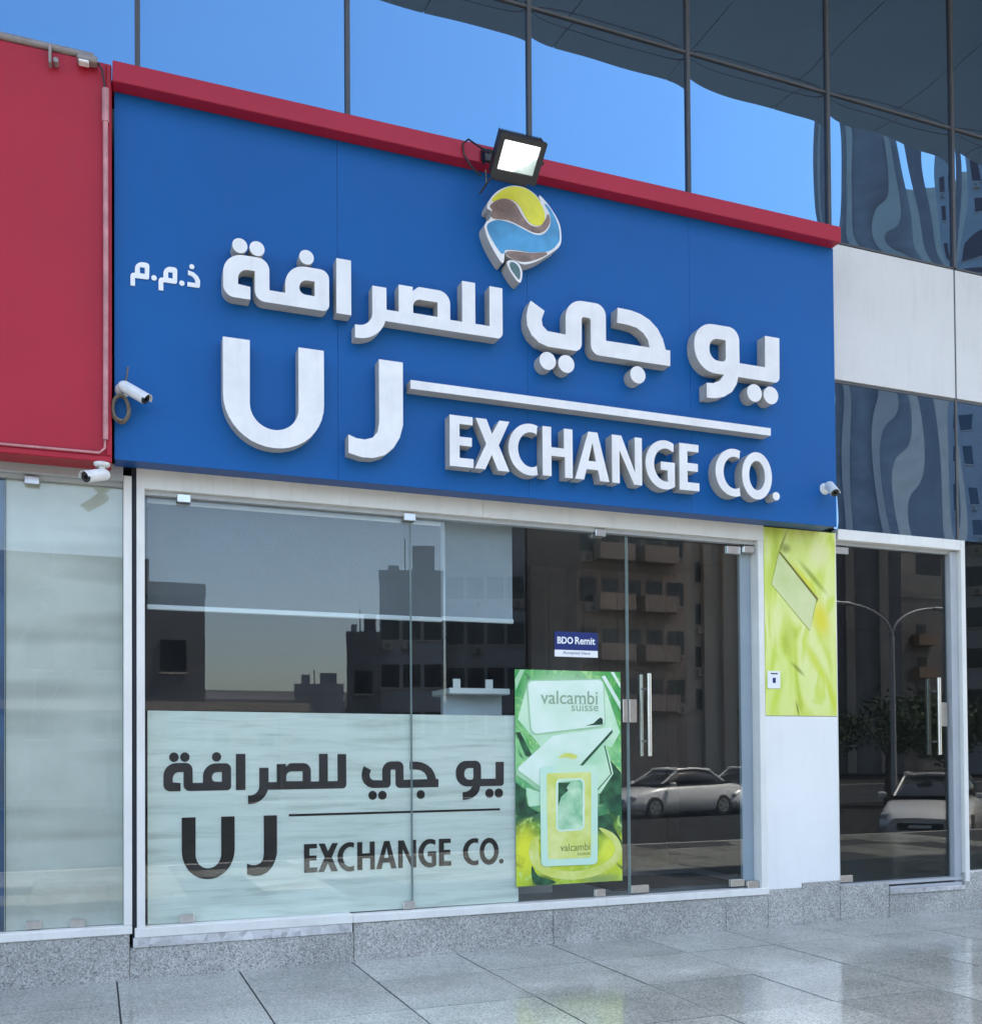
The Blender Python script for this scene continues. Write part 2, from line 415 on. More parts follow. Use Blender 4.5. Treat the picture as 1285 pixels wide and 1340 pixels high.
for k in range(-6, 19):
    x0 = MX0 + MP * k; xc = x0 + MP / 2
    wav = k >= 4
    o = link('glass_pane', (pm_wavy if wav else pm_lo)[k % (2 if wav else 3)], bld); o.location = (xc, 0, 6.58)
    o = link('glass_pane', pm_hi[k % 3], bld); o.location = (xc, 0, 8.13)
    B('mullion', 'mullion', (x0 - 0.016, x0 + 0.016, -0.022, 0.10, 5.93, 9.0), bld)
    B('transom', 'mullion', (x0 + 0.017, x0 + MP - 0.017, -0.014, 0.10, 7.228, 7.25), bld)
    if k >= 4 or k < -3:
        o = link('cladding_panel', clad_me, bld); o.location = (xc, 0, 5.312)
        o = link('glass_pane', pm_dk[k % 2], bld); o.location = (xc, 0, 4.04)
        B('mullion', 'mullion', (x0 - 0.011, x0 + 0.011, -0.008, 0.10, 3.40, 5.925), bld)
        B('transom', 'mullion', (x0 + 0.012, x0 + MP - 0.012, -0.004, 0.10, 4.685, 4.708), bld)
        B('transom', 'mullion', (x0 + 0.017, x0 + MP - 0.017, -0.016, 0.10, 5.916, 5.932), bld)
sof_me = MB().box(-MP / 2 + 0.006, MP / 2 - 0.006, -2.18, -0.006, 9.02, 9.10).mesh('soffit_panel', 'soffit')
edge_me = MB().box(-MP / 2 + 0.006, MP / 2 - 0.006, -2.6, -2.2, 9.02, 9.10).mesh('soffit_edge_panel', 'soffit')
for k in range(-6, 19):
    for me in (sof_me, edge_me):
        o = link(me.name, me, bld); o.location = (MX0 + MP * k + MP / 2, 0, 0)

# granite plinth, block by block
pl = thing('granite_plinth', 'grey speckled granite plinth running under the shopfronts', 'plinth', (3, -0.03, 0))
for (a, b, h) in [(-5.2, -3.6, .298), (-3.6, -2.0, .298), (-2.0, -.75, .298), (-.75, .215, .298), (.215, 1.70, .205), (1.70, 3.25, .268), (3.25, 4.80, .268), (4.80, 5.215, .268), (5.215, 5.57, .305), (5.57, 5.965, .345), (5.965, 6.50, .30), (6.50, 7.37, .195), (7.37, 8.8, .345), (8.8, 10.4, .345), (10.4, 12, .345), (12, 15, .345)]:
    B('granite_block', 'granite', (a + .0015, b - .0015, -0.06 + random.uniform(-.002, .002), 0.15, -0.02, h), pl, 0.003)
B('marble_strip', 'marble', (.235, 1.69, -0.068, 0.10, .2055, .270), pl, 0.003)
B('marble_strip', 'marble', (6.505, 7.365, -0.075, 0.12, .196, .236), pl, 0.003)
B('metal_strip', 'alugrey', (6.52, 7.36, -0.045, 0.12, .2365, .262), pl, 0.002)

# ------------------------------------------------------------------ the middle shopfront
sf = thing('shopfront', 'wide glazed shopfront in a white aluminium frame under the blue sign', 'shopfront', (2.7, 0, .27))
GY = 0.02
fr = MB()
fr.box(.259, .309, -.062, .06, .335, 3.225)
fr.build('frame_post', 'alu', sf)
B('frame_post', 'alu', (5.157, 5.213, -.062, .06, .318, 3.225), sf, .004)
hd = MB().box(.259, 2.70, -.062, .06, 3.226, 3.362).box(2.703, 5.213, -.062, .06, 3.226, 3.362); hd.build('frame_head', 'alu', sf)
B('head_channel', 'alugrey', (.31, 5.156, -.02, .05, 3.195, 3.2255), sf)
B('frame_sill', 'alu', (.245, 1.693, -.072, .06, .2705, .334), sf, .004)
B('frame_sill', 'alu', (1.694, 5.225, -.072, .06, .2705, .326), sf, .004)
B('jamb_strip', 'alublue', (5.045, 5.156, .045, .075, .328, 3.194), sf)
def gpane(name, x0, x1, z0, z1, parent, mat='glass', y=GY):
    return B(name, mat, (x0, x1, y, y + .01, z0, z1), parent)
gpane('glass_pane', .312, 2.156, .336, 3.19, sf)
gpane('glass_pane', 2.160, 3.953, .330, 3.19, sf)
for x in (2.1525, 2.1600, 3.9455, 3.9535):
    B('glass_edge', 'gedge', (x, x + .0035, GY - .0015, GY + .0115, .336, 3.19), sf)
B('glass_edge', 'gedge', (3.9605, 3.966, GY - .0015, GY + .0115, .341, 3.18), sf)
for (x, z) in [(.56, 3.188), (2.14, 3.188), (3.70, 3.188), (.58, .365), (2.13, .36), (3.69, .36)]:
    MB().box(x - .045, x + .045, GY - (.056 if z > 3 else .014), GY - .0015, z - .028, z + .028, 0, .004).box(x - .045, x + .045, GY + .0115, GY + .024, z - .028, z + .028, 0, .004).build('glass_clamp', 'steel', sf)
MB().box(3.905, 3.951, GY - .014, GY - .0015, 1.70, 1.885, 0, .003).box(3.905, 3.951, GY + .0115, GY + .024, 1.70, 1.885, 0, .003).build('lock_keep', 'steel', sf)
dr = link('glass_door', MB().box(3.958, 5.035, GY, GY + .01, .340, 3.18).mesh('glass_door', 'glass'), sf)
def sub(name, mb, mats, par):
    o = link(name, mb.mesh(name, mats), par, True); return o
def handle(par, x, z0, z1, gy, inset):
    mb = MB().tube([(x, gy - .06, z0), (x, gy - .06, z1)], .018, 12)
    for z in (z0 + .12, z1 - .12): mb.tube([(x, gy - .06, z), (x, gy - .001, z)], .009, 8)
    sub('pull_handle', mb, 'steel', par)
    mb = MB().tube([(x, gy + .07, z0), (x, gy + .07, z1)], .018, 12)
    for z in (z0 + .12, z1 - .12): mb.tube([(x, gy + .07, z), (x, gy + .011, z)], .009, 8)
    sub('pull_handle', mb, 'steel', par)
handle(dr, 4.115, 1.43, 2.09, GY, 0)
def patch(par, x0, x1, z0, z1, gy, name='patch_fitting'):
    sub(name, MB().box(x0, x1, gy - .013, gy - .001, z0, z1, 0, .003).box(x0, x1, gy + .011, gy + .023, z0, z1, 0, .003), 'steel', par)
patch(dr, 3.962, 4.03, 1.70, 1.885, GY, 'lock_case')
patch(dr, 3.965, 4.125, .342, .40, GY)
patch(dr, 4.90, 5.035, .342, .40, GY)
patch(dr, 4.90, 5.035, 3.115, 3.178, GY)
B('floor_pivot', 'steel', (5.04, 5.15, -.03, .044, .3265, .385), sf, .003)
B('top_pivot', 'steel', (5.04, 5.15, -.03, .044, 3.125, 3.18), sf, .003)

# left neighbour's shopfront
lf = thing('shopfront', 'frosted glass shopfront under the red sign at the left edge', 'shopfront', (-.5, 0, .3))
B('frame_post', 'alu', (.178, .229, -.062, .06, .353, 3.30), lf, .004)
B('frame_head', 'alugrey', (-3.4, .177, -.058, .06, 3.262, 3.372), lf, .004)
B('frame_sill', 'alu', (-3.4, .229, -.07, .06, .2985, .352), lf, .004)
B('head_channel', 'alugrey', (-3.4, .177, -.01, .05, 3.235, 3.2615), lf)
gpane('glass_pane', -.525, .176, .354, 3.234, lf)
gpane('glass_pane', -3.4, -.531, .354, 3.234, lf)
B('glass_edge', 'gedge', (-.5305, -.5255, GY - .001, GY + .02, .354, 3.234), lf)
for (x, z) in [(-.37, 3.225), (-.36, .385), (-.1, .38)]:
    MB().box(x - .045, x + .045, GY - (.056 if z > 3 else .014), GY - .0015, z - .026, z + .026, 0, .004).build('glass_clamp', 'steel', lf)
tag(B('frosted_film', 'frost', (-.522, .175, GY + .012, GY + .016, .356, 3.233)), 'pale frosted film covering the narrow pane at far left', 'window film')
M['bluefilm'] = paint('blue_print', (0.02, 0.07, 0.16, 1), 0.5, 0.6, 2)
tag(B('window_print', 'bluefilm', (-3.4, -.531, GY + .012, GY + .016, .356, 3.233)), 'dark blue printed film behind the pane at the left edge', 'window film')
B('leak_board', 'core', (-4.5, .199, .30, .36, 0, 3.37), bld)  # unseen board added behind the film to stop a light leak
B('gap_filler', 'gap', (.2295, .2585, -.03, .06, .21, 3.37), bld)
B('partition_wall', 'core', (.20, .30, .075, 5.2, 0, 3.37), bld)

# right entrance
rd = thing('door_entrance', 'dark glass entrance with white frame right of the white pillar', 'entrance', (6.7, 0, .2))
B('frame_post', 'alu', (7.385, 7.437, -.062, .02, .262, 3.385), rd, .004)
B('frame_post', 'alugrey', (7.30, 7.3845, -.02, .06, .263, 3.285), rd, .004)
B('frame_head', 'alu', (5.99, 7.384, -.062, .02, 3.292, 3.385), rd, .004)
B('head_channel', 'alugrey', (5.99, 7.384, -.0, .06, 3.262, 3.2915), rd)
gd = link('glass_door', MB().box(6.02, 7.285, GY + .01, GY + .02, .31, 3.25).mesh('glass_door', 'glassd'), rd)
handle(gd, 7.13, 1.42, 2.12, GY + .01, 0)
patch(gd, 6.03, 6.17, .315, .375, GY + .01); patch(gd, 6.03, 6.17, 3.19, 3.25, GY + .01)
patch(gd, 7.20, 7.28, 1.68, 1.90, GY + .01, 'lock_case')
B('threshold', 'alugrey', (5.97, 7.38, -.04, .10, .3005 - .02, .307), rd)
gpane('glass_pane', 7.445, 10.3, .35, 3.385, rd, 'glassd')
B('shop_wall', 'clad', (12.02, 27.4, -.02, .07, 0, 3.40), bld)
B('shop_wall', 'clad', (10.31, 12.01, -.02, .07, .347, 3.40), bld)
B('frame_sill', 'alu', (7.44, 10.3, -.05, .06, .3455, .352), rd)

# pillar between the two entrances
pil = thing('pillar_panel', 'white lower panel of the pillar between the two entrances', 'pillar', (5.58, -.03, .32))
MB().prism([[(5.217, .307), (5.568, .307), (5.568, .347), (5.963, .347), (5.963, 1.757), (5.217, 1.757)]], (), -.05, .10, back=True).build('white_panel', 'panelwhite', pil)
B('upper_board', 'panelwhite', (5.217, 5.963, -.046, .10, 1.760, 3.348), pil)
B('edge_trim', 'alu', (5.9635, 5.972, -.052, .10, .347, 3.348), pil)

# ------------------------------------------------------------------ shop interior
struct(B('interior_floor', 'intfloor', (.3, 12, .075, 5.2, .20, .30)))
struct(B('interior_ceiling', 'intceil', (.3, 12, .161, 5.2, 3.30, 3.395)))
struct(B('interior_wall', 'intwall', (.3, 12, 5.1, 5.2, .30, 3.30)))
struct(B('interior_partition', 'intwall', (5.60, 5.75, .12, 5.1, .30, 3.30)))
tag(B('door_mat', 'mat', (4.05, 5.3, .45, 1.25, .3005, .312)), 'dark mat on the floor behind the glass door', 'mat')
pw = thing('streak_partition', 'brown vertical board partition added behind the glass door to echo reflected streaks', 'partition', (4.6, 1.9, .3))  # boards added to stand in for the vertical streaks of a reflection
for k in range(9):
    x0 = 3.95 + k * .19
    B('board', 'boards', (x0, x0 + .183, 1.9 + random.uniform(0, .03), 1.98, .301, 3.29), pw)
ct = thing('reception_counter', 'white reception counter seen above the frosted film', 'counter', (3.1, 1.4, .3))
MB().prism([[(2.36, .301), (3.55, .301), (3.55, 1.775), (2.62, 1.775), (2.36, 1.70)]], (), .60, 1.2, back=True).build('counter_body', 'counter', ct)
B('counter_screen', 'counter', (2.62, 3.13, .66, .72, 1.776, 1.935), ct)
B('counter_top', 'panelwhite', (2.62, 3.14, .50, .95, 1.936, 1.985), ct, .006)
for x in (2.70, 2.98): tag(B('card_holder', 'panelwhite', (x - .03, x + .03, .55, .57, 1.9855, 2.06)), 'small white card holder at the %s end of the counter top' % ('left' if x < 2.8 else 'right'), 'card holder', 'card holders on the counter')

# window film with lettering is built after the sign letters
# blinds
def blind(name, x0, x1, z0, z1, y, mat, label):
    b = thing(name, label, 'blind', ((x0 + x1) / 2, y, z0), 'roller blinds in the shop window')
    B('fabric', mat, (x0, x1, y, y + .003, z0, z1), b)
    MB().box(x0 - .005, x1 + .005, y - .012, y + .015, z0 - .035, z0, 0, .005).build('bottom_rail', 'counter', b)
    MB().tube([(x0, y + .03, z1), (x1, y + .03, z1)], .035, 14).build('roller', 'counter', b)
blind('roller_blind', .335, 2.425, 2.485, 3.19, .12, 'blinddark', 'wide grey mesh roller blind in the left half of the window')
blind('roller_blind', 2.435, 3.02, 2.50, 3.25, .15, 'blindlight', 'narrow pale roller blind next to the wide grey blind')

# ------------------------------------------------------------------ the sign
SY = -0.262
sg = thing('shop_sign', 'large blue fascia sign with white Arabic and Latin letters and red top bar', 'sign', (2.95, -.13, 3.35))
B('sign_box', 'bluedark', (.125, 5.80, -.247, -.07, 3.352, 5.70), sg)
for a, b in ((.120, 1.559), (1.561, 2.984), (2.986, 4.384), (4.386, 5.805)):
    B('sign_panel', 'blue', (a, b, SY, -.2475, 3.345, 5.705), sg)
B('top_bar', 'redbar', (.108, 5.80, -.37, -.07, 5.707, 5.838), sg, .004)

LF = SY - 0.106       # front of the letters
glyphs = []           # (word, adds, subs)
def g(word, adds, subs=()): glyphs.append((word, adds, list(subs)))
# right-hand Arabic word group, left-hand word
g('w1', [rp([(.781, 4.738, .13), (1.078, 4.742, .075), (1.079, 4.535), (1.184, 4.535), (1.182, 4.733, .135), (1.478, 4.733, .06), (1.478, 4.453, .045), (.984, 4.453, .065), (.984, 4.647), (.876, 4.647, .065), (.876, 4.544), (.955, 4.537), (.955, 4.453), (.781, 4.453, .07)])],
  [rp([(1.277, 4.643, .055), (1.380, 4.643), (1.380, 4.543), (1.277, 4.545, .04)])])
for x in (.888, .999, 1.326): g('w1', [circ(x, 4.799, .049)])
g('w1', [rect(1.528, 1.630, 4.453, 4.829)])
g('w1', [rp([(1.778, 4.682), (1.878, 4.682), (1.878, 4.305, .2), (1.656, 4.305), (1.656, 4.395), (1.778, 4.395, .10)]),
         rp([(1.85, 4.53), (2.643, 4.53), (2.643, 4.82), (2.743, 4.82), (2.743, 4.45, .045), (1.85, 4.45)]),
         rp([(1.966, 4.720), (2.068, 4.720), (2.067, 4.690), (2.11, 4.727, .03), (2.343, 4.727, .085), (2.343, 4.49), (1.966, 4.49)]),
         rect(2.434, 2.533, 4.49, 4.824)],
  [rp([(2.070, 4.639, .055), (2.250, 4.639), (2.250, 4.536), (2.070, 4.537)])])
g('w2', [rp([(2.966, 4.766), (3.077, 4.708), (3.052, 4.64), (3.061, 4.595), (3.10, 4.562), (3.248, 4.557), (3.248, 4.828, .14), (3.582, 4.832, .085), (3.582, 4.560), (3.958, 4.562), (3.945, 4.615), (3.905, 4.665), (3.845, 4.698), (3.77, 4.709), (3.678, 4.711), (3.684, 4.827), (3.80, 4.824), (3.88, 4.809), (3.96, 4.775), (4.03, 4.717), (4.075, 4.645), (4.10, 4.564), (4.140, 4.564), (4.138, 4.442), (3.455, 4.440, .07), (3.455, 4.712, .02), (3.380, 4.710, .02), (3.378, 4.447, .06), (3.10, 4.447), (3.03, 4.467), (2.97, 4.515), (2.937, 4.58), (2.932, 4.65), (2.943, 4.71)])])
for x, z in ((3.099, 4.341), (3.250, 4.339), (3.853, 4.337)): g('w2', [circ(x, z, .066)])
g('w3', [rp([(4.358, 4.826, .17), (4.775, 4.83, .10), (4.777, 4.552), (5.021, 4.552), (5.023, 4.808), (5.163, 4.808), (5.160, 4.440, .05), (4.762, 4.44), (4.747, 4.38), (4.703, 4.313), (4.63, 4.267), (4.55, 4.243), (4.468, 4.238), (4.467, 4.355), (4.53, 4.361), (4.59, 4.388), (4.628, 4.44), (4.358, 4.44, .19)])],
  [rp([(4.497, 4.716, .075), (4.649, 4.718, .012), (4.648, 4.543, .035), (4.497, 4.543, .08)])])
for x in (4.916, 5.074): g('w3', [circ(x, 4.331, .071)])
g('u', [rp([(.778, 4.184), (.950, 4.184), (.948, 3.608, .160), (1.269, 3.608, .160), (1.269, 4.182), (1.440, 4.182), (1.440, 3.488, .325), (.778, 3.488, .325)])])
g('j', [rp([(1.822, 4.178), (1.993, 4.178), (1.992, 3.74), (1.968, 3.65), (1.923, 3.575), (1.86, 3.518), (1.78, 3.490), (1.70, 3.487), (1.607, 3.508), (1.606, 3.634), (1.66, 3.614), (1.72, 3.611), (1.775, 3.630), (1.81, 3.672), (1.822, 3.74)])])
g('line', [rect(2.048, 5.068, 4.003, 4.064)])
ZB, ZT = 3.492, 3.855
def let_E(x0, x1): return [[(x0, ZB), (x1, ZB), (x1, ZB + .063), (x0 + .073, ZB + .063), (x0 + .073, 3.644), (x1 - .012, 3.644), (x1 - .012, 3.706), (x0 + .073, 3.706), (x0 + .073, ZT - .058), (x1 - .005, ZT - .058), (x1 - .005, ZT), (x0, ZT)]]
def arc(cx, cz, ra, rz, a0, a1, n=26): return [(cx + ra * math.cos(R(a0 + (a1 - a0) * k / n)), cz + rz * math.sin(R(a0 + (a1 - a0) * k / n))) for k in range(n + 1)]
def let_C(x0, x1):
    cx = x0 + .172; o = arc(cx, 3.670, .172, .190, 66, 294); i = arc(cx + .006, 3.670, .104, .128, 298, 62)
    return [[(x1, 3.846)] + o + [(x1, 3.494), (x1 - .006, 3.561)] + i + [(x1 - .006, 3.779)]]
g('ex', let_E(2.334, 2.512))
g('ex', [[(2.530, ZT), (2.612, ZT), (2.655, 3.752), (2.712, ZT), (2.790, ZT), (2.706, 3.676), (2.788, ZB), (2.700, ZB), (2.652, 3.602), (2.601, ZB), (2.522, ZB), (2.610, 3.676)]])
g('ex', let_C(2.782, 3.010))
g('ex', [[(3.052, ZB), (3.122, ZB), (3.122, 3.643), (3.232, 3.643), (3.232, ZB), (3.295, ZB), (3.295, ZT), (3.225, ZT), (3.225, 3.706), (3.122, 3.706), (3.122, ZT), (3.052, ZT)]])
g('ex', [[(3.426, ZT), (3.502, ZT), (3.600, ZB), (3.523, ZB), (3.505, 3.572), (3.410, 3.572), (3.388, ZB), (3.315, ZB)]], [[(3.426, 3.636), (3.489, 3.636), (3.460, 3.775)]])
g('ex', [[(3.624, ZB), (3.688, ZB), (3.688, 3.742), (3.812, ZB), (3.881, ZB), (3.881, ZT), (3.820, ZT), (3.820, 3.585), (3.704, ZT), (3.624, ZT)]])
o_ = arc(4.082, 3.670, .170, .190, 62, 290); i_ = arc(4.090, 3.670, .104, .128, 285, 60)
g('ex', [[(4.161, 3.843)] + o_ + [(4.170, 3.507), (4.170, 3.693), (4.047, 3.693), (4.047, 3.629), (4.106, 3.629), (4.106, 3.552)] + i_ + [(4.160, 3.777)]])
g('ex', let_E(4.211, 4.390))
g('co', let_C(4.540, 4.770))
g('co', [circ(4.931, 3.666, .143, 40, .190)], [circ(4.931, 3.668, .076, 36, .118)])
g('co', [circ(5.114, 3.518, .034)])
for wd, ad, sb in glyphs:
    MB().prism(ad, sb, LF, SY - .001, 0, 1).build('letter', ['letter', 'letterside'], sg)
# small vinyl suffix
for ad, sb in (
    ([rp([(.216, 4.470), (.243, 4.470), (.243, 4.523), (.329, 4.525, .015), (.331, 4.631, .02), (.243, 4.631, .05), (.243, 4.555), (.216, 4.553, .025)])], [rect(.273, .303, 4.558, 4.598)]),
    ([circ(.359, 4.542, .017, 14)], []),
    ([rp([(.387, 4.468), (.416, 4.468), (.416, 4.524), (.501, 4.525, .015), (.503, 4.631, .02), (.417, 4.631, .05), (.417, 4.553), (.387, 4.551, .025)])], [rect(.446, .474, 4.556, 4.595)]),
    ([circ(.531, 4.536, .017, 14)], []),
    ([rp([(.570, 4.627), (.607, 4.618), (.632, 4.598), (.646, 4.57), (.644, 4.522, .012), (.566, 4.522), (.566, 4.550), (.617, 4.550), (.612, 4.575), (.594, 4.593), (.570, 4.598)])], []),
    ([circ(.594, 4.655, .016, 14)], [])):
    MB().prism(ad, sb, SY - .008, SY - .0005).build('letter', 'vinylwhite', sg)

# emblem: a raised white tray with coloured inlays, and a small leaf below it
outer = [(2.626, 5.381), (2.646, 5.443), (2.713, 5.523), (2.816, 5.58), (2.92, 5.588), (3.004, 5.556), (3.05, 5.51), (3.037, 5.539), (3.051, 5.551), (3.13, 5.479), (3.199, 5.379), (3.216, 5.274), (3.197, 5.202), (3.127, 5.141), (3.031, 5.071), (2.936, 5.026), (2.884, 5.022), (2.853, 5.035), (2.786, 5.056), (2.764, 5.085), (2.754, 5.017), (2.73, 5.009), (2.649, 5.124), (2.609, 5.221), (2.615, 5.27), (2.651, 5.31), (2.661, 5.364)]
M['yellow'] = paint('yellow_acrylic', (0.72, 0.66, 0.01, 1), 0.35, 0.1, 8)
M['brownin'] = paint('faded_brown_acrylic', (0.24, 0.155, 0.12, 1), 0.5, 0.35, 12, dirt=0.4)
M['bluein'] = paint('sky_blue_acrylic', (0.05, 0.25, 0.44, 1), 0.35, 0.45, 3.5)
M['leafin'] = paint('dull_green_acrylic', (0.07, 0.14, 0.13, 1), 0.4, 0.2, 9)
def grow(pl_, d):
    n = len(pl_); ar = sum(pl_[i][0] * pl_[(i + 1) % n][1] - pl_[(i + 1) % n][0] * pl_[i][1] for i in range(n)); sg_ = 1 if ar > 0 else -1
    out = []
    for i in range(n):
        e = Vector(pl_[(i + 1) % n]) - Vector(pl_[i - 1]); nn = Vector((e.y, -e.x)).normalized() * sg_
        out.append((pl_[i][0] + nn.x * d, pl_[i][1] + nn.y * d))
    return out
em = MB().prism([smooth_closed(outer, 4)], (), LF - .006, SY - .001, 0, 1).build('emblem', ['letter', 'letterside'], sg)
for nm, mt, pts in (
    ('yellow_inlay', 'yellow', [(2.667, 5.442), (2.734, 5.517), (2.816, 5.567), (2.92, 5.576), (3.0, 5.542), (3.055, 5.476), (3.078, 5.407), (3.060, 5.352), (3.018, 5.331), (2.968, 5.340), (2.927, 5.383), (2.891, 5.440), (2.838, 5.478), (2.754, 5.482)]),
    ('brown_inlay', 'brownin', [(2.655, 5.40), (2.705, 5.444), (2.774, 5.470), (2.842, 5.449), (2.894, 5.378), (2.956, 5.317), (3.036, 5.316), (3.092, 5.384), (3.108, 5.423), (3.116, 5.365), (3.070, 5.297), (3.001, 5.275), (2.897, 5.302), (2.794, 5.327), (2.668, 5.320), (2.672, 5.373)]),
    ('blue_inlay', 'bluein', [(2.640, 5.266), (2.712, 5.303), (2.814, 5.299), (2.897, 5.276), (3.001, 5.249), (3.078, 5.272), (3.132, 5.352), (3.124, 5.442), (3.085, 5.495), (3.13, 5.458), (3.182, 5.367), (3.196, 5.272), (3.180, 5.225), (3.112, 5.160), (2.979, 5.126), (2.854, 5.120), (2.768, 5.107), (2.738, 5.075), (2.664, 5.166), (2.634, 5.225)]),
    ('lower_inlay', 'brownin', [(2.778, 5.085), (2.854, 5.100), (2.979, 5.109), (3.095, 5.134), (3.025, 5.087), (2.936, 5.050), (2.864, 5.044), (2.808, 5.057)])):
    sub(nm, MB().prism([grow(smooth_closed(pts, 4), .0055)], (), LF - .009, LF - .004), mt, em)
lo_ = [(2.779, 5.020), (2.833, 5.036), (2.879, 5.010), (2.899, 4.956), (2.888, 4.892), (2.867, 4.884), (2.832, 4.916), (2.791, 4.972)]
lfp = MB().prism([smooth_closed(lo_, 4)], (), LF - .006, SY - .001, 0, 1).build('emblem_leaf', ['letter', 'letterside'], sg)
sub('leaf_inlay', MB().prism([smooth_closed([(2.802, 5.013), (2.833, 5.02), (2.866, 4.998), (2.882, 4.953), (2.873, 4.903), (2.842, 4.930), (2.806, 4.975)], 4)], (), LF - .009, LF - .004), 'leafin', lfp)

# ------------------------------------------------------------------ window film with the same lettering in black
wf = thing('window_film', 'pale marbled window film with black lettering across the lower window', 'window film', (1.65, .033, .34))
FY = GY + .0125
MB().prism([rp([(.330, .338), (3.004, .331, .012), (2.985, 1.0), (2.978, 1.745, .012), (.330, 1.762)])], (), FY + .002, FY + .004, back=True).build('film_sheet', 'film', wf)
def mp(x0, x1, X0, X1, z0, z1, Z0, Z1): return lambda p: (X0 + (p[0] - x0) * (X1 - X0) / (x1 - x0), Z0 + (p[1] - z0) * (Z1 - Z0) / (z1 - z0))
maps = {'w1': mp(.781, 2.743, .430, 1.675, 4.453, 4.829, 1.220, 1.469), 'w2': mp(2.932, 4.14, 1.787, 2.368, 4.442, 4.83, 1.214, 1.407),
        'w3': mp(4.358, 5.163, 2.504, 2.890, 4.44, 4.83, 1.214, 1.407), 'u': mp(.778, 1.44, .547, .895, 3.488, 4.184, .620, 1.042),
        'j': mp(1.606, 1.993, .977, 1.183, 3.487, 4.178, .626, 1.040), 'line': mp(2.048, 5.068, 1.265, 2.856, 4.003, 4.064, 1.029, 1.045),
        'ex': mp(2.334, 4.39, 1.370, 2.463, 3.492, 3.855, .630, .831), 'co': mp(4.54, 5.148, 2.556, 2.882, 3.492, 3.855, .630, .824)}
for wd, ad, sb in glyphs:
    f = maps[wd]
    MB().prism([[f(p) for p in pl_] for pl_ in ad], [[f(p) for p in pl_] for pl_ in sb], FY - .0006, FY + .0018).build('letter', 'vinylblack', wf)

# ------------------------------------------------------------------ posters and stickers
def spots(t, c, lst):
    # soft printed patches: (x, z, rx, rz, tilt, colour, strength)
    for (cx, cz, ra, rz_, tilt, colr, st_) in lst:
        g_ = t.new('ShaderNodeNewGeometry'); mp_ = t.new('ShaderNodeMapping', vector_type='TEXTURE')
        mp_.inputs['Location'].default_value = (cx, 0, cz); mp_.inputs['Rotation'].default_value = (0, R(tilt), 0); mp_.inputs['Scale'].default_value = (ra, 1000, rz_)
        t.ln(g_.outputs['Position'], mp_.inputs['Vector'])
        le = t.new('ShaderNodeVectorMath', operation='LENGTH'); t.ln(mp_.outputs[0], le.inputs[0])
        c = t.mix(t.ramp(le.outputs['Value'], [(0.15, (st_,) * 3), (1.0, (0, 0, 0))], 'EASE'), c, colr)
    return c
def poster_bg():
    t = NT('green_poster_print'); p = t.pos((1, 1, 1))
    sp = t.new('ShaderNodeSeparateXYZ'); g_ = t.new('ShaderNodeNewGeometry'); t.ln(g_.outputs['Position'], sp.inputs[0])
    mr = t.new('ShaderNodeMapRange'); mr.inputs[1].default_value = .45; mr.inputs[2].default_value = 2.1; t.ln(sp.outputs[2], mr.inputs[0])
    n = t.noise(t.pos((1, 1, 1), rot=(0, R(35), 0)), 3.4, 4, 0.55, 1.6)
    ad = t.new('ShaderNodeMath', operation='MULTIPLY_ADD'); t.ln(n, ad.inputs[0]); ad.inputs[1].default_value = 0.5; t.ln(mr.outputs[0], ad.inputs[2])
    c = t.ramp(ad.outputs[0], [(0.18, lin(150, 175, 40)), (0.40, lin(205, 215, 60)), (0.50, lin(120, 160, 50)), (0.58, lin(20, 80, 50)), (0.70, lin(70, 160, 95)), (0.85, lin(140, 200, 130)), (1.0, lin(80, 165, 80))])
    n2 = t.noise(t.pos((1, 1, 1), rot=(0, R(-50), 0)), 5.5, 3, 0.5, 2.5)
    f = t.ramp(n2, [(0.55, (0, 0, 0)), (0.66, (0.7, 0.7, 0.7))])
    c = t.mix(f, c, lin(190, 225, 130)); 
    f2 = t.ramp(n2, [(0.30, (0.75, 0.75, 0.75)), (0.38, (0, 0, 0))]); c = t.mix(f2, c, lin(12, 60, 40))
    c = spots(t, c, [(3.40, 1.83, .52, .40, 0, lin(215, 240, 200), .75), (3.42, 1.25, .45, .5, 0, lin(185, 225, 170), .7), (3.05, .74, .16, .26, 0, lin(225, 222, 50), .9), (3.78, .70, .16, .20, 0, lin(225, 228, 70), .8), (3.82, 1.10, .17, .20, 20, lin(10, 60, 45), .95), (3.02, 1.05, .10, .12, 0, lin(8, 45, 35), .95), (3.78, .86, .13, .05, 35, lin(14, 40, 28), .9), (2.99, 1.98, .08, .2, 0, lin(40, 140, 70), .8), (3.86, 1.92, .08, .2, 20, lin(60, 150, 70), .8), (3.20, .47, .14, .09, 0, lin(40, 70, 45), .9), (3.70, .47, .25, .06, 0, lin(130, 150, 90), .8)])
    t.set(Base_Color=c, Roughness=0.35); return t.m
M['posterbg'] = poster_bg()
def soft(name, a, b, scale=3):
    t = NT(name); n = t.noise(t.pos(), scale, 3)
    t.set(Base_Color=t.ramp(n, [(0.3, a), (0.7, b)]), Roughness=0.35); return t.m
M['pcard'] = soft('print_pale_green', lin(196, 224, 190), lin(228, 238, 222), 2.6)
M['pcard2'] = soft('print_mint', lin(170, 215, 170), lin(215, 236, 200))
M['pedge'] = soft('print_card_shadow', lin(150, 195, 150), lin(175, 210, 165))
M['pdark'] = soft('print_dark_green', lin(14, 36, 30), lin(52, 110, 70), 9)
M['pbar'] = soft('print_bar_rim', lin(205, 230, 190), lin(190, 225, 205), 4)
M['pgold'] = soft('print_yellow', lin(196, 204, 70), lin(226, 228, 150), 5)
M['pwin'] = soft('print_bar_window', lin(120, 185, 135), lin(206, 230, 190), 7)
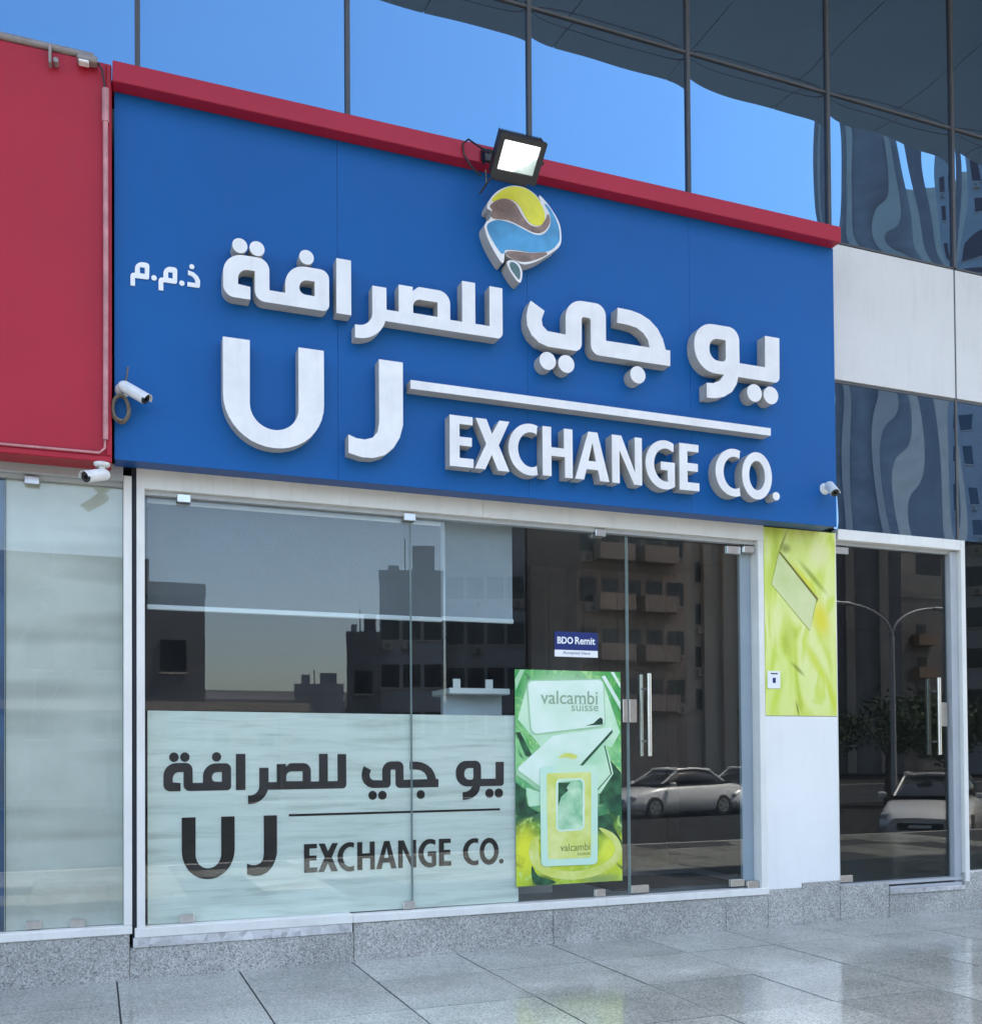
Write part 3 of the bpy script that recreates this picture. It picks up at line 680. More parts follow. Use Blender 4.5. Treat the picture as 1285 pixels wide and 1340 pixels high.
M['ptext'] = soft('print_grey_text', lin(140, 165, 135), lin(150, 172, 140))
M['ptext2'] = soft('print_olive_text', lin(120, 135, 60), lin(130, 140, 70))
ps = thing('poster', 'green poster of stacked gold bars on the glass beside the door', 'poster', (3.43, GY, .45))
PY = GY - .0045
B('sheet', 'posterbg', (2.978, 3.888, PY, PY + .003, .447, 2.100), ps)
def pp(name, mat, pts, lay, sub_=()):
    return MB().prism([pts], sub_, PY - .0008 * lay, PY - .0008 * lay + .0006).build(name, mat, ps)
pp('printed_bar', 'pcard2', rp([(3.08, 1.98, .03), (3.74, 2.0), (3.88, 1.62), (3.80, 1.50), (3.62, 1.56), (3.2, 1.50), (3.0, 1.72)]), 1)
pp('printed_glint', 'pedge', [(2.979, 2.02), (3.02, 2.098), (3.06, 2.098), (2.985, 1.94)], 1)
pp('printed_glint', 'pcard', [(3.72, 2.06), (3.75, 2.07), (3.885, 1.86), (3.885, 1.80)], 1)
pp('printed_glint', 'pcard', [(3.80, 2.098), (3.83, 2.098), (3.886, 2.01), (3.886, 1.97)], 1)
pp('printed_shadow', 'pdark', [(2.982, 1.62), (3.02, 1.62), (3.13, 1.42), (3.06, 1.44)], 1.2)
pp('printed_shadow', 'pdark', [(3.70, 1.50), (3.885, 1.30), (3.886, 1.14), (3.69, 1.05)], 1.2)
pp('printed_shadow', 'pdark', [(2.979, 1.24), (3.06, 1.18), (3.07, 1.06), (3.18, 1.0), (3.10, .98), (2.979, .99)], 1.2)
pp('printed_shadow', 'pdark', [(3.67, .96), (3.78, .98), (3.82, .86), (3.886, .76), (3.886, .70), (3.76, .82), (3.67, .86)], 1.2)
pp('printed_ring', 'pgold', smooth_closed([(3.09, .66), (3.20, .53), (3.45, .475), (3.70, .51), (3.87, .62), (3.875, .74), (3.80, .83), (3.68, .87), (3.80, .76), (3.82, .67), (3.70, .58), (3.45, .54), (3.25, .585), (3.17, .66), (3.16, .82), (3.10, .78)], 3), 1.6)
pp('printed_shadow', 'pdark', smooth_closed([(3.11, .60), (3.16, .52), (3.28, .48), (3.30, .455), (3.14, .455), (3.105, .52)], 3), 1.9)
pp('printed_bar', 'pcard2', rp([(3.063, 1.20), (3.18, 1.16), (3.70, 1.14, .01), (3.816, 1.295, .01), (3.755, 1.53, .01), (3.60, 1.56), (3.40, 1.1), (3.18, 1.06), (3.085, 1.05, .02)]), 2)
pp('printed_edge', 'pdark', [(3.735, 1.515), (3.745, 1.518), (3.802, 1.292), (3.673, 1.160), (3.673, 1.172), (3.791, 1.292)], 3)
pp('printed_bar', 'pcard', rp([(2.984, 1.340, .02), (3.288, 1.592), (3.795, 1.660, .02), (3.812, 1.632, .01), (3.53, 1.362), (3.18, 1.205)]), 4)
pp('printed_edge', 'pedge', [(2.984, 1.335), (3.181, 1.20), (3.18, 1.165), (2.984, 1.295)], 5)
pp('printed_edge', 'pdark', [(3.519, 1.362), (3.808, 1.642), (3.812, 1.620), (3.55, 1.362)], 5)
pp('printed_crest', 'pgold', smooth_closed([(3.33, 1.42), (3.40, 1.46), (3.50, 1.44), (3.47, 1.41), (3.40, 1.425)], 3), 5)
pp('printed_bar', 'pedge', rp([(3.072, 2.02, .04), (3.738, 2.045, .05), (3.752, 1.665, .05), (3.105, 1.595, .05)]), 6)
pp('printed_bar', 'pcard', rp([(3.082, 2.010, .04), (3.728, 2.035, .05), (3.742, 1.675, .05), (3.113, 1.606, .05)]), 7)
pp('printed_shadow', 'pdark', rp([(3.572, 1.672), (3.64, 1.69), (3.722, 1.755, .02), (3.725, 1.680, .015)]), 8)
pp('printed_bar', 'pbar', rp([(3.177, 1.358, .04), (3.675, 1.362, .04), (3.667, .587, .04), (3.183, .590, .04)]), 9)
pp('printed_bar_face', 'pgold', rp([(3.234, 1.305, .02), (3.617, 1.310, .02), (3.610, .641, .02), (3.239, .643, .02)]), 10)
pp('printed_window', 'pcard', rp([(3.312, 1.260, .04), (3.558, 1.263, .04), (3.554, .858, .04), (3.309, .852, .04)]), 11)
pp('printed_window', 'pwin', rp([(3.328, 1.246, .03), (3.542, 1.249, .03), (3.538, .873, .03), (3.325, .867, .03)]), 12)
pp('printed_shadow', 'pdark', [(3.332, 1.231), (3.437, 1.233), (3.40, 1.19), (3.415, 1.17), (3.355, 1.12), (3.330, 1.052)], 13)
text_obj('printed_text', 'valcambi', 3.19, 1.838, PY - .0075, .105, 'ptext', ps, 0.006, .49)
text_obj('printed_text', 'suisse', 3.45, 1.785, PY - .0075, .062, 'ptext', ps, 0.0, .235)
text_obj('printed_text', 'valcambi', 3.345, .700, PY - .0095, .058, 'ptext2', ps, 0.0, .255)
text_obj('printed_text', 'suisse', 3.49, .664, PY - .0095, .028, 'ptext2', ps, -0.004, .11)

M['navy'] = paint('navy_sticker', lin(24, 42, 104), 0.35, 0.05)
st = thing('window_sticker', 'navy and white remittance sticker on the glass above the green poster', 'sticker', (3.5, GY, 2.21))
B('sticker_field', 'navy', (3.315, 3.688, PY, PY + .003, 2.262, 2.403), st)
B('sticker_strip', 'vinylwhite', (3.315, 3.688, PY, PY + .003, 2.208, 2.261), st)
text_obj('printed_text', 'BDO', 3.338, 2.308, PY - .001, .056, 'vinylwhite', st, 0.03, .135)
text_obj('printed_text', 'Remit', 3.490, 2.308, PY - .001, .058, 'vinylwhite', st, 0.022, .175)
text_obj('printed_text', 'Accepted Here', 3.385, 2.222, PY - .001, .030, 'navy', st, 0.0, .235)

def silk():
    t = NT('yellow_silk_print')
    n0 = t.noise(t.pos((1, 1, 0.8)), 1.7, 2, 0.5, 0.4)
    n1 = t.noise(t.pos((1.5, 1, .55), rot=(0, R(-38), 0)), 2.6, 3, 0.45, 1.1)
    c = t.ramp(n1, [(0.30, lin(176, 190, 62)), (0.40, lin(204, 214, 92)), (0.5, lin(222, 226, 140)), (0.60, lin(224, 227, 152)), (0.66, lin(205, 216, 92)), (0.75, lin(222, 226, 145))])
    f = t.ramp(n0, [(0.42, (0, 0, 0)), (0.62, (0.55, 0.55, 0.55))])
    c = t.mix(f, c, lin(206, 222, 96))
    c = spots(t, c, [(5.80, 2.60, .14, .24, -15, lin(222, 208, 48), .95), (5.62, 2.92, .07, .28, -45, lin(214, 210, 40), .9), (5.72, 2.95, .035, .26, -47, lin(150, 160, 50), .9), (5.44, 3.18, .08, .06, 0, lin(140, 150, 60), .85), (5.40, 3.20, .018, .20, 24, lin(120, 130, 50), .8), (5.30, 2.95, .10, .35, 18, lin(190, 205, 75), .7), (5.55, 2.16, .025, .12, -50, lin(135, 145, 50), .9), (5.74, 2.22, .07, .32, -35, lin(205, 212, 62), .85), (5.90, 1.95, .05, .25, -18, lin(200, 208, 50), .85), (5.34, 1.95, .06, .25, 22, lin(196, 212, 70), .75), (5.545, 1.82, .014, .10, -12, lin(110, 115, 45), .9), (5.45, 2.55, .08, .30, -15, lin(206, 216, 110), .6), (5.80, 3.15, .16, .18, 0, lin(228, 222, 165), .7)])
    t.set(Base_Color=c, Roughness=0.35); return t.m
M['silk'] = silk()
M['ybar'] = soft('print_bar_pale', lin(195, 205, 135), lin(214, 216, 160), 4)
M['yshade'] = soft('print_olive', lin(140, 150, 45), lin(170, 180, 60), 5)
M['ydark'] = soft('print_dark_olive', lin(96, 92, 40), lin(130, 124, 48), 6)
M['ygold'] = soft('print_gold', lin(215, 210, 50), lin(220, 205, 70), 3)
yp = thing('yellow_poster', 'yellow silk poster with a gold bar on the pillar', 'poster', (5.58, -.05, 1.76))
YY = -.0545
B('sheet', 'silk', (5.219, 5.961, YY, YY + .003, 1.762, 3.346), yp)
def yq(name, mat, pts, lay): MB().prism([pts], (), YY - .0008 * lay, YY - .0008 * lay + .0006).build(name, mat, yp)
yq('printed_bar', 'ydark', [(5.369, 3.146), (5.392, 3.142), (5.774, 2.768), (5.757, 2.730), (5.752, 2.757)], 3.5)
yq('printed_bar', 'yshade', [(5.371, 3.140), (5.763, 2.764), (5.757, 2.745), (5.681, 2.489), (5.678, 2.488), (5.291, 2.866)], 3)
yq('printed_bar', 'ybar', [(5.371, 3.132), (5.752, 2.757), (5.680, 2.492), (5.294, 2.867)], 4)
nb = thing('notice_plate', 'small white notice plate on the yellow poster', 'notice', (5.3, -.055, 1.99))
B('plate', 'vinylwhite', (5.237, 5.366, YY - .008, YY - .0005, 1.988, 2.135), nb, .003)
B('printed_mark', 'navy', (5.288, 5.318, YY - .0095, YY - .0082, 2.035, 2.078), nb)
B('printed_mark', 'black', (5.268, 5.338, YY - .0095, YY - .0082, 2.108, 2.118), nb)

# ------------------------------------------------------------------ red sign of the left neighbour, with pipes and lamp remains
rs = thing('red_sign', 'blank faded red sign board of the neighbouring shop at the left', 'sign', (-2, -.15, 3.3))
B('sign_box', 'red', (-4.6, .103, -.30, -.07, 3.315, 5.855), rs, .01)
MB().box(-4.6, .103, -.318, -.2995, 3.305, 3.345, 0, .006).box(.070, .103, -.318, -.2995, 3.346, 5.84, 0, .006).build('edge_trim', 'red', rs)
MB().tube([(-4.6, -.325, 3.358), (-1.0, -.325, 3.352), (.03, -.325, 3.358), (.062, -.325, 3.39), (.064, -.325, 3.46)], .008, 8).build('edge_bead', 'conduit', rs)
tag(MB().tube([(.066, -.34, 3.44), (.068, -.34, 4.6), (.066, -.34, 5.62)], .016, 10).tube([(.067, -.34, 5.45), (.067, -.34, 5.66)], .022, 10).build('conduit_pipe', 'conduit'), 'faded vertical conduit pipe along the right edge of the red sign', 'pipe')
tag(MB().tube([(-4.6, -.30, 5.885), (.0, -.30, 5.872)], .022, 10).build('top_rail', 'conduitgrey'), 'grey pipe running along the top of the red sign', 'pipe')
sl = thing('strip_lamp', 'small lamp holder at the top right corner of the red sign', 'lamp', (-.03, -.33, 5.78))
MB().box(-.10, .02, -.37, -.302, 5.80, 5.84, 0, .008).build('lamp_body', 'conduitgrey', sl)
MB().box(-.09, -.03, -.375, -.32, 5.782, 5.799, 0, .005).build('lamp_lens', 'vinylwhite', sl)
MB().tube([(.02, -.34, 5.815), (.045, -.345, 5.78), (.058, -.345, 5.70), (.066, -.345, 5.64)], .006, 6).build('cable', 'black', sl)
tag(MB().box(-.262, -.245, -.36, -.301, 5.74, 5.86, 0, .003).tube([(-.22, -.36, 5.765), (-.22, -.305, 5.765)], .016, 10).build('lamp_bracket', 'conduitgrey'), 'broken lamp bracket near the top of the red sign', 'bracket')

# ------------------------------------------------------------------ flood light
fl = thing('floodlight', 'lit black floodlight projecting from the red bar above the emblem', 'floodlight', (2.72, -.715, 5.575))
fl.rotation_euler = (R(50), 0, 0); fl.scale = (.9, .9, .9)      # faces down and outwards
hw, hh = .185, .15
def subl(name, mb, mats, par): return link(name, mb.mesh(name, mats), par, True)
hb = MB().box(-hw, hw, -.02, .06, -hh, hh, 0, .012)
subl('housing', hb, 'black', fl)
bz = MB().prism([rect(-hw - .006, hw + .006, -hh - .006, hh + .006, .012)], [rect(-.150, .150, -.095, .118, .008)], -.045, -.0205)
subl('bezel', bz, 'black', fl)
t = NT('lit_lens'); sp = t.new('ShaderNodeNewGeometry')
nz = t.noise(t.pos((1, 1, 1), 'Object'), 7, 2)
sx_ = t.new('ShaderNodeSeparateXYZ'); tc_ = t.new('ShaderNodeTexCoord'); t.ln(tc_.outputs['Object'], sx_.inputs[0])
df_ = t.new('ShaderNodeMath', operation='SUBTRACT'); t.ln(sx_.outputs[2], df_.inputs[0]); t.ln(sx_.outputs[0], df_.inputs[1])
ma_ = t.new('ShaderNodeMath', operation='MULTIPLY_ADD'); t.ln(df_.outputs[0], ma_.inputs[0]); ma_.inputs[1].default_value = 2.2; t.ln(nz, ma_.inputs[2])
t.set(Base_Color=(0.6, 0.6, 0.6, 1), Roughness=0.2, Emission_Color=t.ramp(ma_.outputs[0], [(0.10, (0.10, 0.15, 0.13)), (0.30, (0.2, 0.27, 0.24)), (0.40, (1, 1, 0.98))]), Emission_Strength=0.42); M['lens'] = t.m
subl('lens', MB().box(-.149, .149, -.030, -.0205, -.094, .117), 'lens', fl)
for k in range(15):
    x = -.17 + k * .0243
    subl('heat_fin', MB().box(x, x + .007, .0605, .10, -.12, .145), 'black', fl)
subl('driver_box', MB().box(-.14, .14, .02, .09, -hh - .05, -hh - .001, 0, .01), 'black', fl)
FLI = (Matrix.Translation((2.72, -.715, 5.575)) @ Matrix.Rotation(R(50), 4, 'X') @ Matrix.Scale(.9, 4)).inverted()
def flp(mb, name, mat):
    o = link(name, mb.mesh(name, mat), fl, True); o.matrix_parent_inverse = FLI
for s_ in (-1, 1):
    flp(MB().tube([(2.72 + s_ * .195, -.705, 5.58), (2.72 + s_ * .20, -.58, 5.66), (2.72 + s_ * .12, -.385, 5.70)], .013, 8), 'arm', 'black')
flp(MB().box(2.58, 2.86, -.40, -.371, 5.71, 5.80, 0, .006), 'mount_plate', 'black')
flp(MB().tube([(2.535, -.66, 5.60), (2.50, -.55, 5.70), (2.47, -.42, 5.82), (2.44, -.385, 5.80), (2.45, -.385, 5.72), (2.50, -.40, 5.64), (2.58, -.38, 5.60)], .007, 6), 'cable', 'black')
flp(MB().tube([(2.60, -.30, 5.52), (2.66, -.36, 5.61), (2.78, -.38, 5.640), (2.90, -.38, 5.625), (3.02, -.32, 5.56)], .007, 6), 'cable', 'black')
flp(MB().tube([(2.62, -.38, 5.56), (2.60, -.42, 5.63)], .004, 6).tube([(2.85, -.39, 5.62), (2.90, -.43, 5.68)], .004, 6), 'cable_end', 'cable')

# ------------------------------------------------------------------ security cameras
def seccam(loc, aim, label, base_n, bl=.20, br=.036, base_off=(0, 0, 0)):
    c = thing('security_camera', label, 'camera', loc, 'bullet cameras on the shopfronts')
    L = Vector(loc); n = Vector(base_n).normalized(); a = Vector(aim).normalized()
    MB().tube([L, L + n * .012, L + n * .022], [.05, .05, .04], 18).build('mount', 'camwhite', c)
    k = L + n * .075
    MB().tube([L + n * .02, L + n * .045, k], [.02, .018, .024], 12).build('joint', 'camwhite', c)
    s0 = k - a * .045; e = k + a * (bl - .045)
    MB().tube([s0, s0 + a * .012, s0 + a * .02, e - a * .01, e], [br * .72, br * .95, br, br, br * .96], 20).build('body', 'camwhite', c)
    up = Vector((0, 0, 1)); up = (up - a * up.dot(a)).normalized(); sd_ = a.cross(up)
    hood = MB()
    pts = []
    N = 12; ring0, ring1 = [], []
    for i in range(N + 1):
        th = math.pi * i / N
        d = up * math.sin(th) + sd_ * math.cos(th)
        ring0.append(s0 + a * .03 + d * (br + .004)); ring1.append(e + a * .022 + d * (br + .004))
    vv = ring0 + ring1 + [p * 1.0 - (p - (s0 + a * ((p - s0).dot(a)))).normalized() * .003 for p in ring0 + ring1]
    n1 = N + 1; ff = []
    for i in range(N):
        ff += [(i, i + 1, n1 + i + 1, n1 + i), (2 * n1 + i, 3 * n1 + i, 3 * n1 + i + 1, 2 * n1 + i + 1), (n1 + i, n1 + i + 1, 3 * n1 + i + 1, 3 * n1 + i), (i, 2 * n1 + i, 2 * n1 + i + 1, i + 1)]
    hood.add(vv, ff, 0, False).build('sun_hood', 'camwhite', c)
    MB().tube([e - a * .002, e + a * .006], [br * .92, br * .9], 20).build('lens_plate', 'black', c)
    MB().tube([e + a * .004, e + a * .010], [br * .38, br * .36], 14).build('lens', 'vinylblack', c)
    return c
seccam((.170, -.2505, 3.79), (.62, -.42, -.45), 'white bullet camera with coiled cable on the blue sign beside the red board', (.25, -1, -.05))
seccam((.045, -.29, 3.303), (-.62, -.62, -.30), 'white bullet camera hanging under the corner of the red sign', (0, 0, -1), .18)
seccam((5.685, -.2505, 3.655), (-.30, -.76, -.56), 'white bullet camera at the lower right corner of the blue sign', (0, -1, .05), .19)
cc = thing('cable_coil', 'coil of tan cable hanging below the left camera on the blue sign', 'cable', (.16, -.30, 3.65))
for k in range(6):
    a0 = random.uniform(0, 6.28); rx_ = random.uniform(.042, .056); rz_ = random.uniform(.075, .092); oy = random.uniform(-.02, .02)
    MB().tube([(.155 + rx_ * math.cos(a0 + t_ * 6.283 / 22), -.32 + oy + .012 * math.sin(t_), 3.655 + rz_ * math.sin(a0 + t_ * 6.283 / 22)) for t_ in range(23)], .0075, 6, caps=True).build('cable_loop', 'cable', cc)
MB().tube([(.205, -.252, 3.955), (.200, -.262, 3.94), (.190, -.265, 3.86), (.175, -.275, 3.80), (.165, -.31, 3.73)], .005, 6).build('feed_cable', 'cable', cc)
MB().tube([(.205, -.2505, 3.958), (.205, -.255, 3.958)], .018, 12).build('grommet', 'black', cc)

# ------------------------------------------------------------------ across the street (seen in the glass)
M['bwin'] = paint('far_window_glass', (0.02, 0.025, 0.03, 1), 0.15, 0.2)
M['bbrown'] = paint('brown_render', (0.34, 0.255, 0.20, 1), 0.8, 0.12, 0.4, dirt=0.2)
M['bbeige'] = paint('beige_render', (0.50, 0.43, 0.35, 1), 0.8, 0.1, 0.4, dirt=0.2)
M['bgrey'] = paint('grey_render', (0.36, 0.36, 0.36, 1), 0.8, 0.1, 0.4, dirt=0.2)
M['bdark'] = paint('dark_render', (0.15, 0.15, 0.155, 1), 0.7, 0.15, 0.4)
M['bblock'] = paint('blockwork_render', (0.26, 0.25, 0.245, 1), 0.85, 0.2, 0.6, dirt=0.3)
win_me = MB().box(-.6, .6, 0, .06, -.8, .8, 0).box(-.66, .66, 0, .10, -.9, -.801, 1).mesh('window', ['bwin', 'bbeige'])
bal_me = MB().box(-1.3, 1.3, 0, 1.1, -.1, 0, 0).box(-1.3, 1.3, 1.02, 1.1, .001, 1.0, 0).box(-1.3, -1.22, 0, 1.019, .001, 1.0, 0).box(1.22, 1.3, 0, 1.019, .001, 1.0, 0).mesh('balcony', 'bbrown')
rnd_ac = random.Random(21)
ac_me = MB().box(-.36, .36, .02, .36, -.26, .26, 0, .03).tube([(0, .34, 0), (0, .375, 0)], .2, 12, 1).mesh('ac_unit', ['bbeige', 'bdark'])
def tower(x0, x1, L, h, mat, label, nx=3, z0=4.0, fl_=3.3, depth=14, bal=(), skip=(), roof=True, pil_=0):
    b = thing('apartment_building', label, 'building', ((x0 + x1) / 2, -L, 0), 'buildings across the street')
    B('wall', mat, (x0, x1, -L - depth, -L, -1.1, h), b)
    nz_ = int((h - z0 - 1.0) / fl_)
    for j in range(nz_):
        for i in range(nx):
            x = x0 + (x1 - x0) * (i + .5) / nx
            z = z0 + fl_ * (j + .5)
            if i in skip: continue
            o = link('window', win_me, b); o.location = (x, -L, z)
            o.matrix_parent_inverse = Matrix.Translation(-Vector(b['base']))
            if i not in bal and rnd_ac.random() < .4:
                o = link('ac_unit', ac_me, b); o.location = (x + rnd_ac.choice((-.2, .2)), -L, z - 1.25)
                o.matrix_parent_inverse = Matrix.Translation(-Vector(b['base']))
            if i in bal:
                o = link('balcony', bal_me, b); o.location = (x, -L, z - 1.3)
                o.matrix_parent_inverse = Matrix.Translation(-Vector(b['base']))
    for i in range(pil_):
        x = x0 + (x1 - x0) * (i + .5) / pil_
        B('pilaster', 'bbeige', (x - .35, x + .35, -L + .002, -L + .5, -.3, h - .4), b)
    if roof:
        B('parapet', mat, (x0 - .04, x1 + .04, -L - depth, -L + .04, h + .001, h + .7), b)
        rw = x1 - x0
        B('stair_head', mat, (x0 + rw * .52, x0 + rw * .88, -L - 5, -L - 2.2, h + .701, h + .7 + min(2.2, h * .16)), b)
        B('roof_tank', 'bgrey', (x0 + rw * .12, x0 + rw * .30, -L - 4, -L - 2.5, h + .701, h + 1.5), b)
        MB().tube([(x0 + rw * .4, -L - 2, h + .7), (x0 + rw * .4, -L - 2, h + .7 + min(2.6, h * .2))], .04, 6).build('mast', 'bdark', b)
    return b
tower(-16, 5.15, 45, 9.4, 'bdark', 'low dark block reflected at the left of the shop window', 7, 1.5)
def angled(tw, az, dist, rz):
    tw.location = (dist * math.sin(R(az)), -(dist * math.cos(R(az)) - 7.06), 0); tw.rotation_euler = (0, 0, R(rz))
angled(tower(-1.6, 1.6, 0, 5.6, 'bgrey', 'small low house reflected below the blind', 2, 1.5), 11.8, 68.5, 12)
angled(tower(-1.15, 1.15, 0, 9.2, 'bdark', 'narrow dark building reflected below the blind', 1, 1.5), 14.3, 69, 14)
angled(tower(-2.2, 2.2, 0, 13.6, 'bgrey', 'stepped grey building reflected in the grey blind', 3, 2), 17.0, 70, 17)
angled(tower(-2.9, 2.9, 0, 18.0, 'bgrey', 'pale grey apartment block reflected in the pale blind', 4, 2), 21.2, 73, 21)
tower(29.3, 37.6, 52, 33, 'bbrown', 'tall brown apartment tower with balconies reflected beside the poster', 5, 4, bal=(1, 3))
tower(38.2, 54.0, 60, 38, 'bbeige', 'tall beige tower with pilasters reflected in the glass door', 4, 4, skip=(0, 2), pil_=9)
angled(tower(-2.65, 2.65, 0, 66, 'bblock', 'tall grey tower turned at an angle, reflected right of the sign', 5, 4, skip=(0, 1, 2, 3, 4), pil_=2), 42.0, 90, 42)
angled(tower(-1.7, 1.7, 0, 110, 'bdark', 'slim dark tower reflected between two taller looking towers', 1, 4, skip=(0,)), 45.0, 160, 45)
angled(tower(-8, 8, 0, 62, 'bgrey', 'broad grey tower reflected at the right edge', 6, 4, bal=(2,)), 51.4, 90, 50)
tower(52, 100, 72, 17, 'bblock', 'long lower block reflected behind the street lamp', 12, 2, bal=(3, 6))
angled(tower(-9, 9, 0, 112, 'bbeige', 'very tall pale tower added far behind to dim the sky strips reflected between the grey towers', 5, 6, depth=20, skip=(0, 1, 2, 3, 4)), 45.2, 215, 45)  # added tower fills the sky gap so the reflected strips turn mid-toned
tower(-40, 34, 80, 5.6, 'bgrey', 'long low row of houses reflected at the horizon of the shop window', 20, 1.0)
cp = thing('parking_canopy', 'long low parking canopy reflected in the shop window', 'canopy', (2, -30, 0))
B('canopy_roof', 'bbeige', (-14, 7.0, -34, -28, 3.0, 3.3), cp)
for x in (-13, -6, .5, 6.5): B('canopy_post', 'bgrey', (x - .08, x + .08, -31, -30.84, -.9, 2.999), cp)
tag(B('boundary_wall', 'bblock', (-60, 20, -42, -41.7, -.9, 1.9)), 'long grey boundary wall reflected low in the shop window', 'wall')
tag(B('planter_wall', 'bblock', (24.5, 60, -24.6, -24.3, -.9, .2)), 'low planter wall reflected in the right entrance', 'wall')

M['lamppost'] = paint('galvanised_pole', (0.45, 0.46, 0.46, 1), 0.45, 0.08, 4)
lt = thing('street_lamp', 'tall double armed street lamp reflected in the right entrance', 'street lamp', (25.45, -20, 0))
MB().tube([(25.45, -20, -.8), (25.45, -20, 5.4)], [.10, .075], 12).build('pole', 'lamppost', lt)
for s_ in (-1, 1):
    MB().tube([(25.45, -20, 5.3)] + [(25.45 + s_ * 2.0 * (1 - math.cos(R(a))), -20, 5.4 + 1.05 * math.sin(R(a))) for a in range(6, 91, 12)], .045, 8).build('arm', 'lamppost', lt)
    MB().box(25.45 + s_ * 2.2 - .38, 25.45 + s_ * 2.2 + .38, -20.13, -19.87, 6.40, 6.50, 0, .03).build('lamp_head', 'lamppost', lt)

# leafy trees
def leafmat():
    t = NT('foliage'); oi = t.new('ShaderNodeNewGeometry')
    n = t.noise(t.pos(), 1.4, 3)
    t.set(Base_Color=t.ramp(n, [(0.3, (0.03, 0.055, 0.02)), (0.7, (0.08, 0.12, 0.04))]), Roughness=0.7); return t.m
M['leaf'] = leafmat(); M['bark'] = paint('bark', (0.12, 0.09, 0.06, 1), 0.9, 0.3, 8)
def tree(x, y, h, r, seed, label):
    rnd = random.Random(seed)
    tr_ = thing('street_tree', label, 'tree', (x, y, 0), 'trees along the far pavement')
    MB().tube([(x, y, -.8), (x + .1, y, h * .3), (x, y + .1, h * .6)], [.16, .12, .06], 9).tube([(x + .1, y, h * .3), (x + r * .5, y + .2, h * .65)], [.07, .03], 7).tube([(x + .1, y, h * .32), (x - r * .5, y - .2, h * .66)], [.07, .03], 7).build('trunk', 'bark', tr_)
    mb = MB(); cl = [(Vector((x + rnd.uniform(-r, r) * .7, y + rnd.uniform(-r, r) * .7, h * .62 + rnd.uniform(-.5, .5) * r)), rnd.uniform(.35, .6) * r) for _ in range(16)]
    for _ in range(2600):
        c, cr = rnd.choice(cl); d = Vector((rnd.gauss(0, 1), rnd.gauss(0, 1), rnd.gauss(0, 1))).normalized()
        p = c + d * cr * rnd.uniform(.5, 1.05); s_ = rnd.uniform(.06, .13)
        a = Vector((rnd.gauss(0, 1), rnd.gauss(0, 1), rnd.gauss(0, 1))).normalized(); b = a.orthogonal().normalized()
        mb.add([p - a * s_, p + b * s_ * .5, p + a * s_, p - b * s_ * .5], [(0, 1, 2, 3)])
    mb.build('crown', 'leaf', tr_)
tree(23.2, -22.5, 3.6, 1.5, 1, 'leafy green tree reflected left of the street lamp')
tree(27.0, -22.0, 3.9, 1.7, 2, 'leafy green tree reflected right of the street lamp')
tree(31.0, -22.5, 3.7, 1.6, 3, 'leafy green tree reflected at the right edge of the entrance')

# parked cars
M['carwhite'] = paint('white_car_paint', (0.72, 0.72, 0.71, 1), 0.25, 0.02, coat=0.6)
M['carsilver'] = paint('silver_car_paint', (0.42, 0.43, 0.44, 1), 0.25, 0.02, metal=0.4, coat=0.6)
M['carglass'] = paint('car_glass', (0.01, 0.012, 0.014, 1), 0.05, 0.02)
M['tyre'] = paint('tyre_rubber', (0.015, 0.015, 0.015, 1), 0.8, 0.1)
M['rim'] = paint('alloy_rim', (0.55, 0.55, 0.55, 1), 0.3, 0.05, metal=1)
M['headlamp'] = paint('headlamp_glass', (0.6, 0.62, 0.64, 1), 0.1, 0.05)
M['taillamp'] = paint('tail_lamp', (0.35, 0.01, 0.01, 1), 0.2, 0.05)
def sect(x, hb_, ht, z0, z1, rr=.12):
    pts = [(x, -hb_ * .92, z0), (x, -hb_, z0 + .12), (x, -hb_, z0 + (z1 - z0) * .5), (x, -(hb_ + ht) / 2, z1 - rr), (x, -ht, z1 - rr * .3), (x, -ht + .10, z1), (x, 0, z1 + .015)]
    return pts + [(p[0], -p[1], p[2]) for p in reversed(pts[:-1])]
def loft(secs, mi=0):
    mb = MB(); n = len(secs[0]); v = [p for s_ in secs for p in s_]; f = []
    for i in range(len(secs) - 1):
        for k in range(n - 1): f.append((i * n + k, i * n + k + 1, (i + 1) * n + k + 1, (i + 1) * n + k))
        f.append((i * n + n - 1, i * n, (i + 1) * n, (i + 1) * n + n - 1))
    mb.add(v, f, mi, True); mb.add(secs[0], [tuple(range(n - 1, -1, -1))]); mb.add(secs[-1], [tuple(range(n))]); return mb
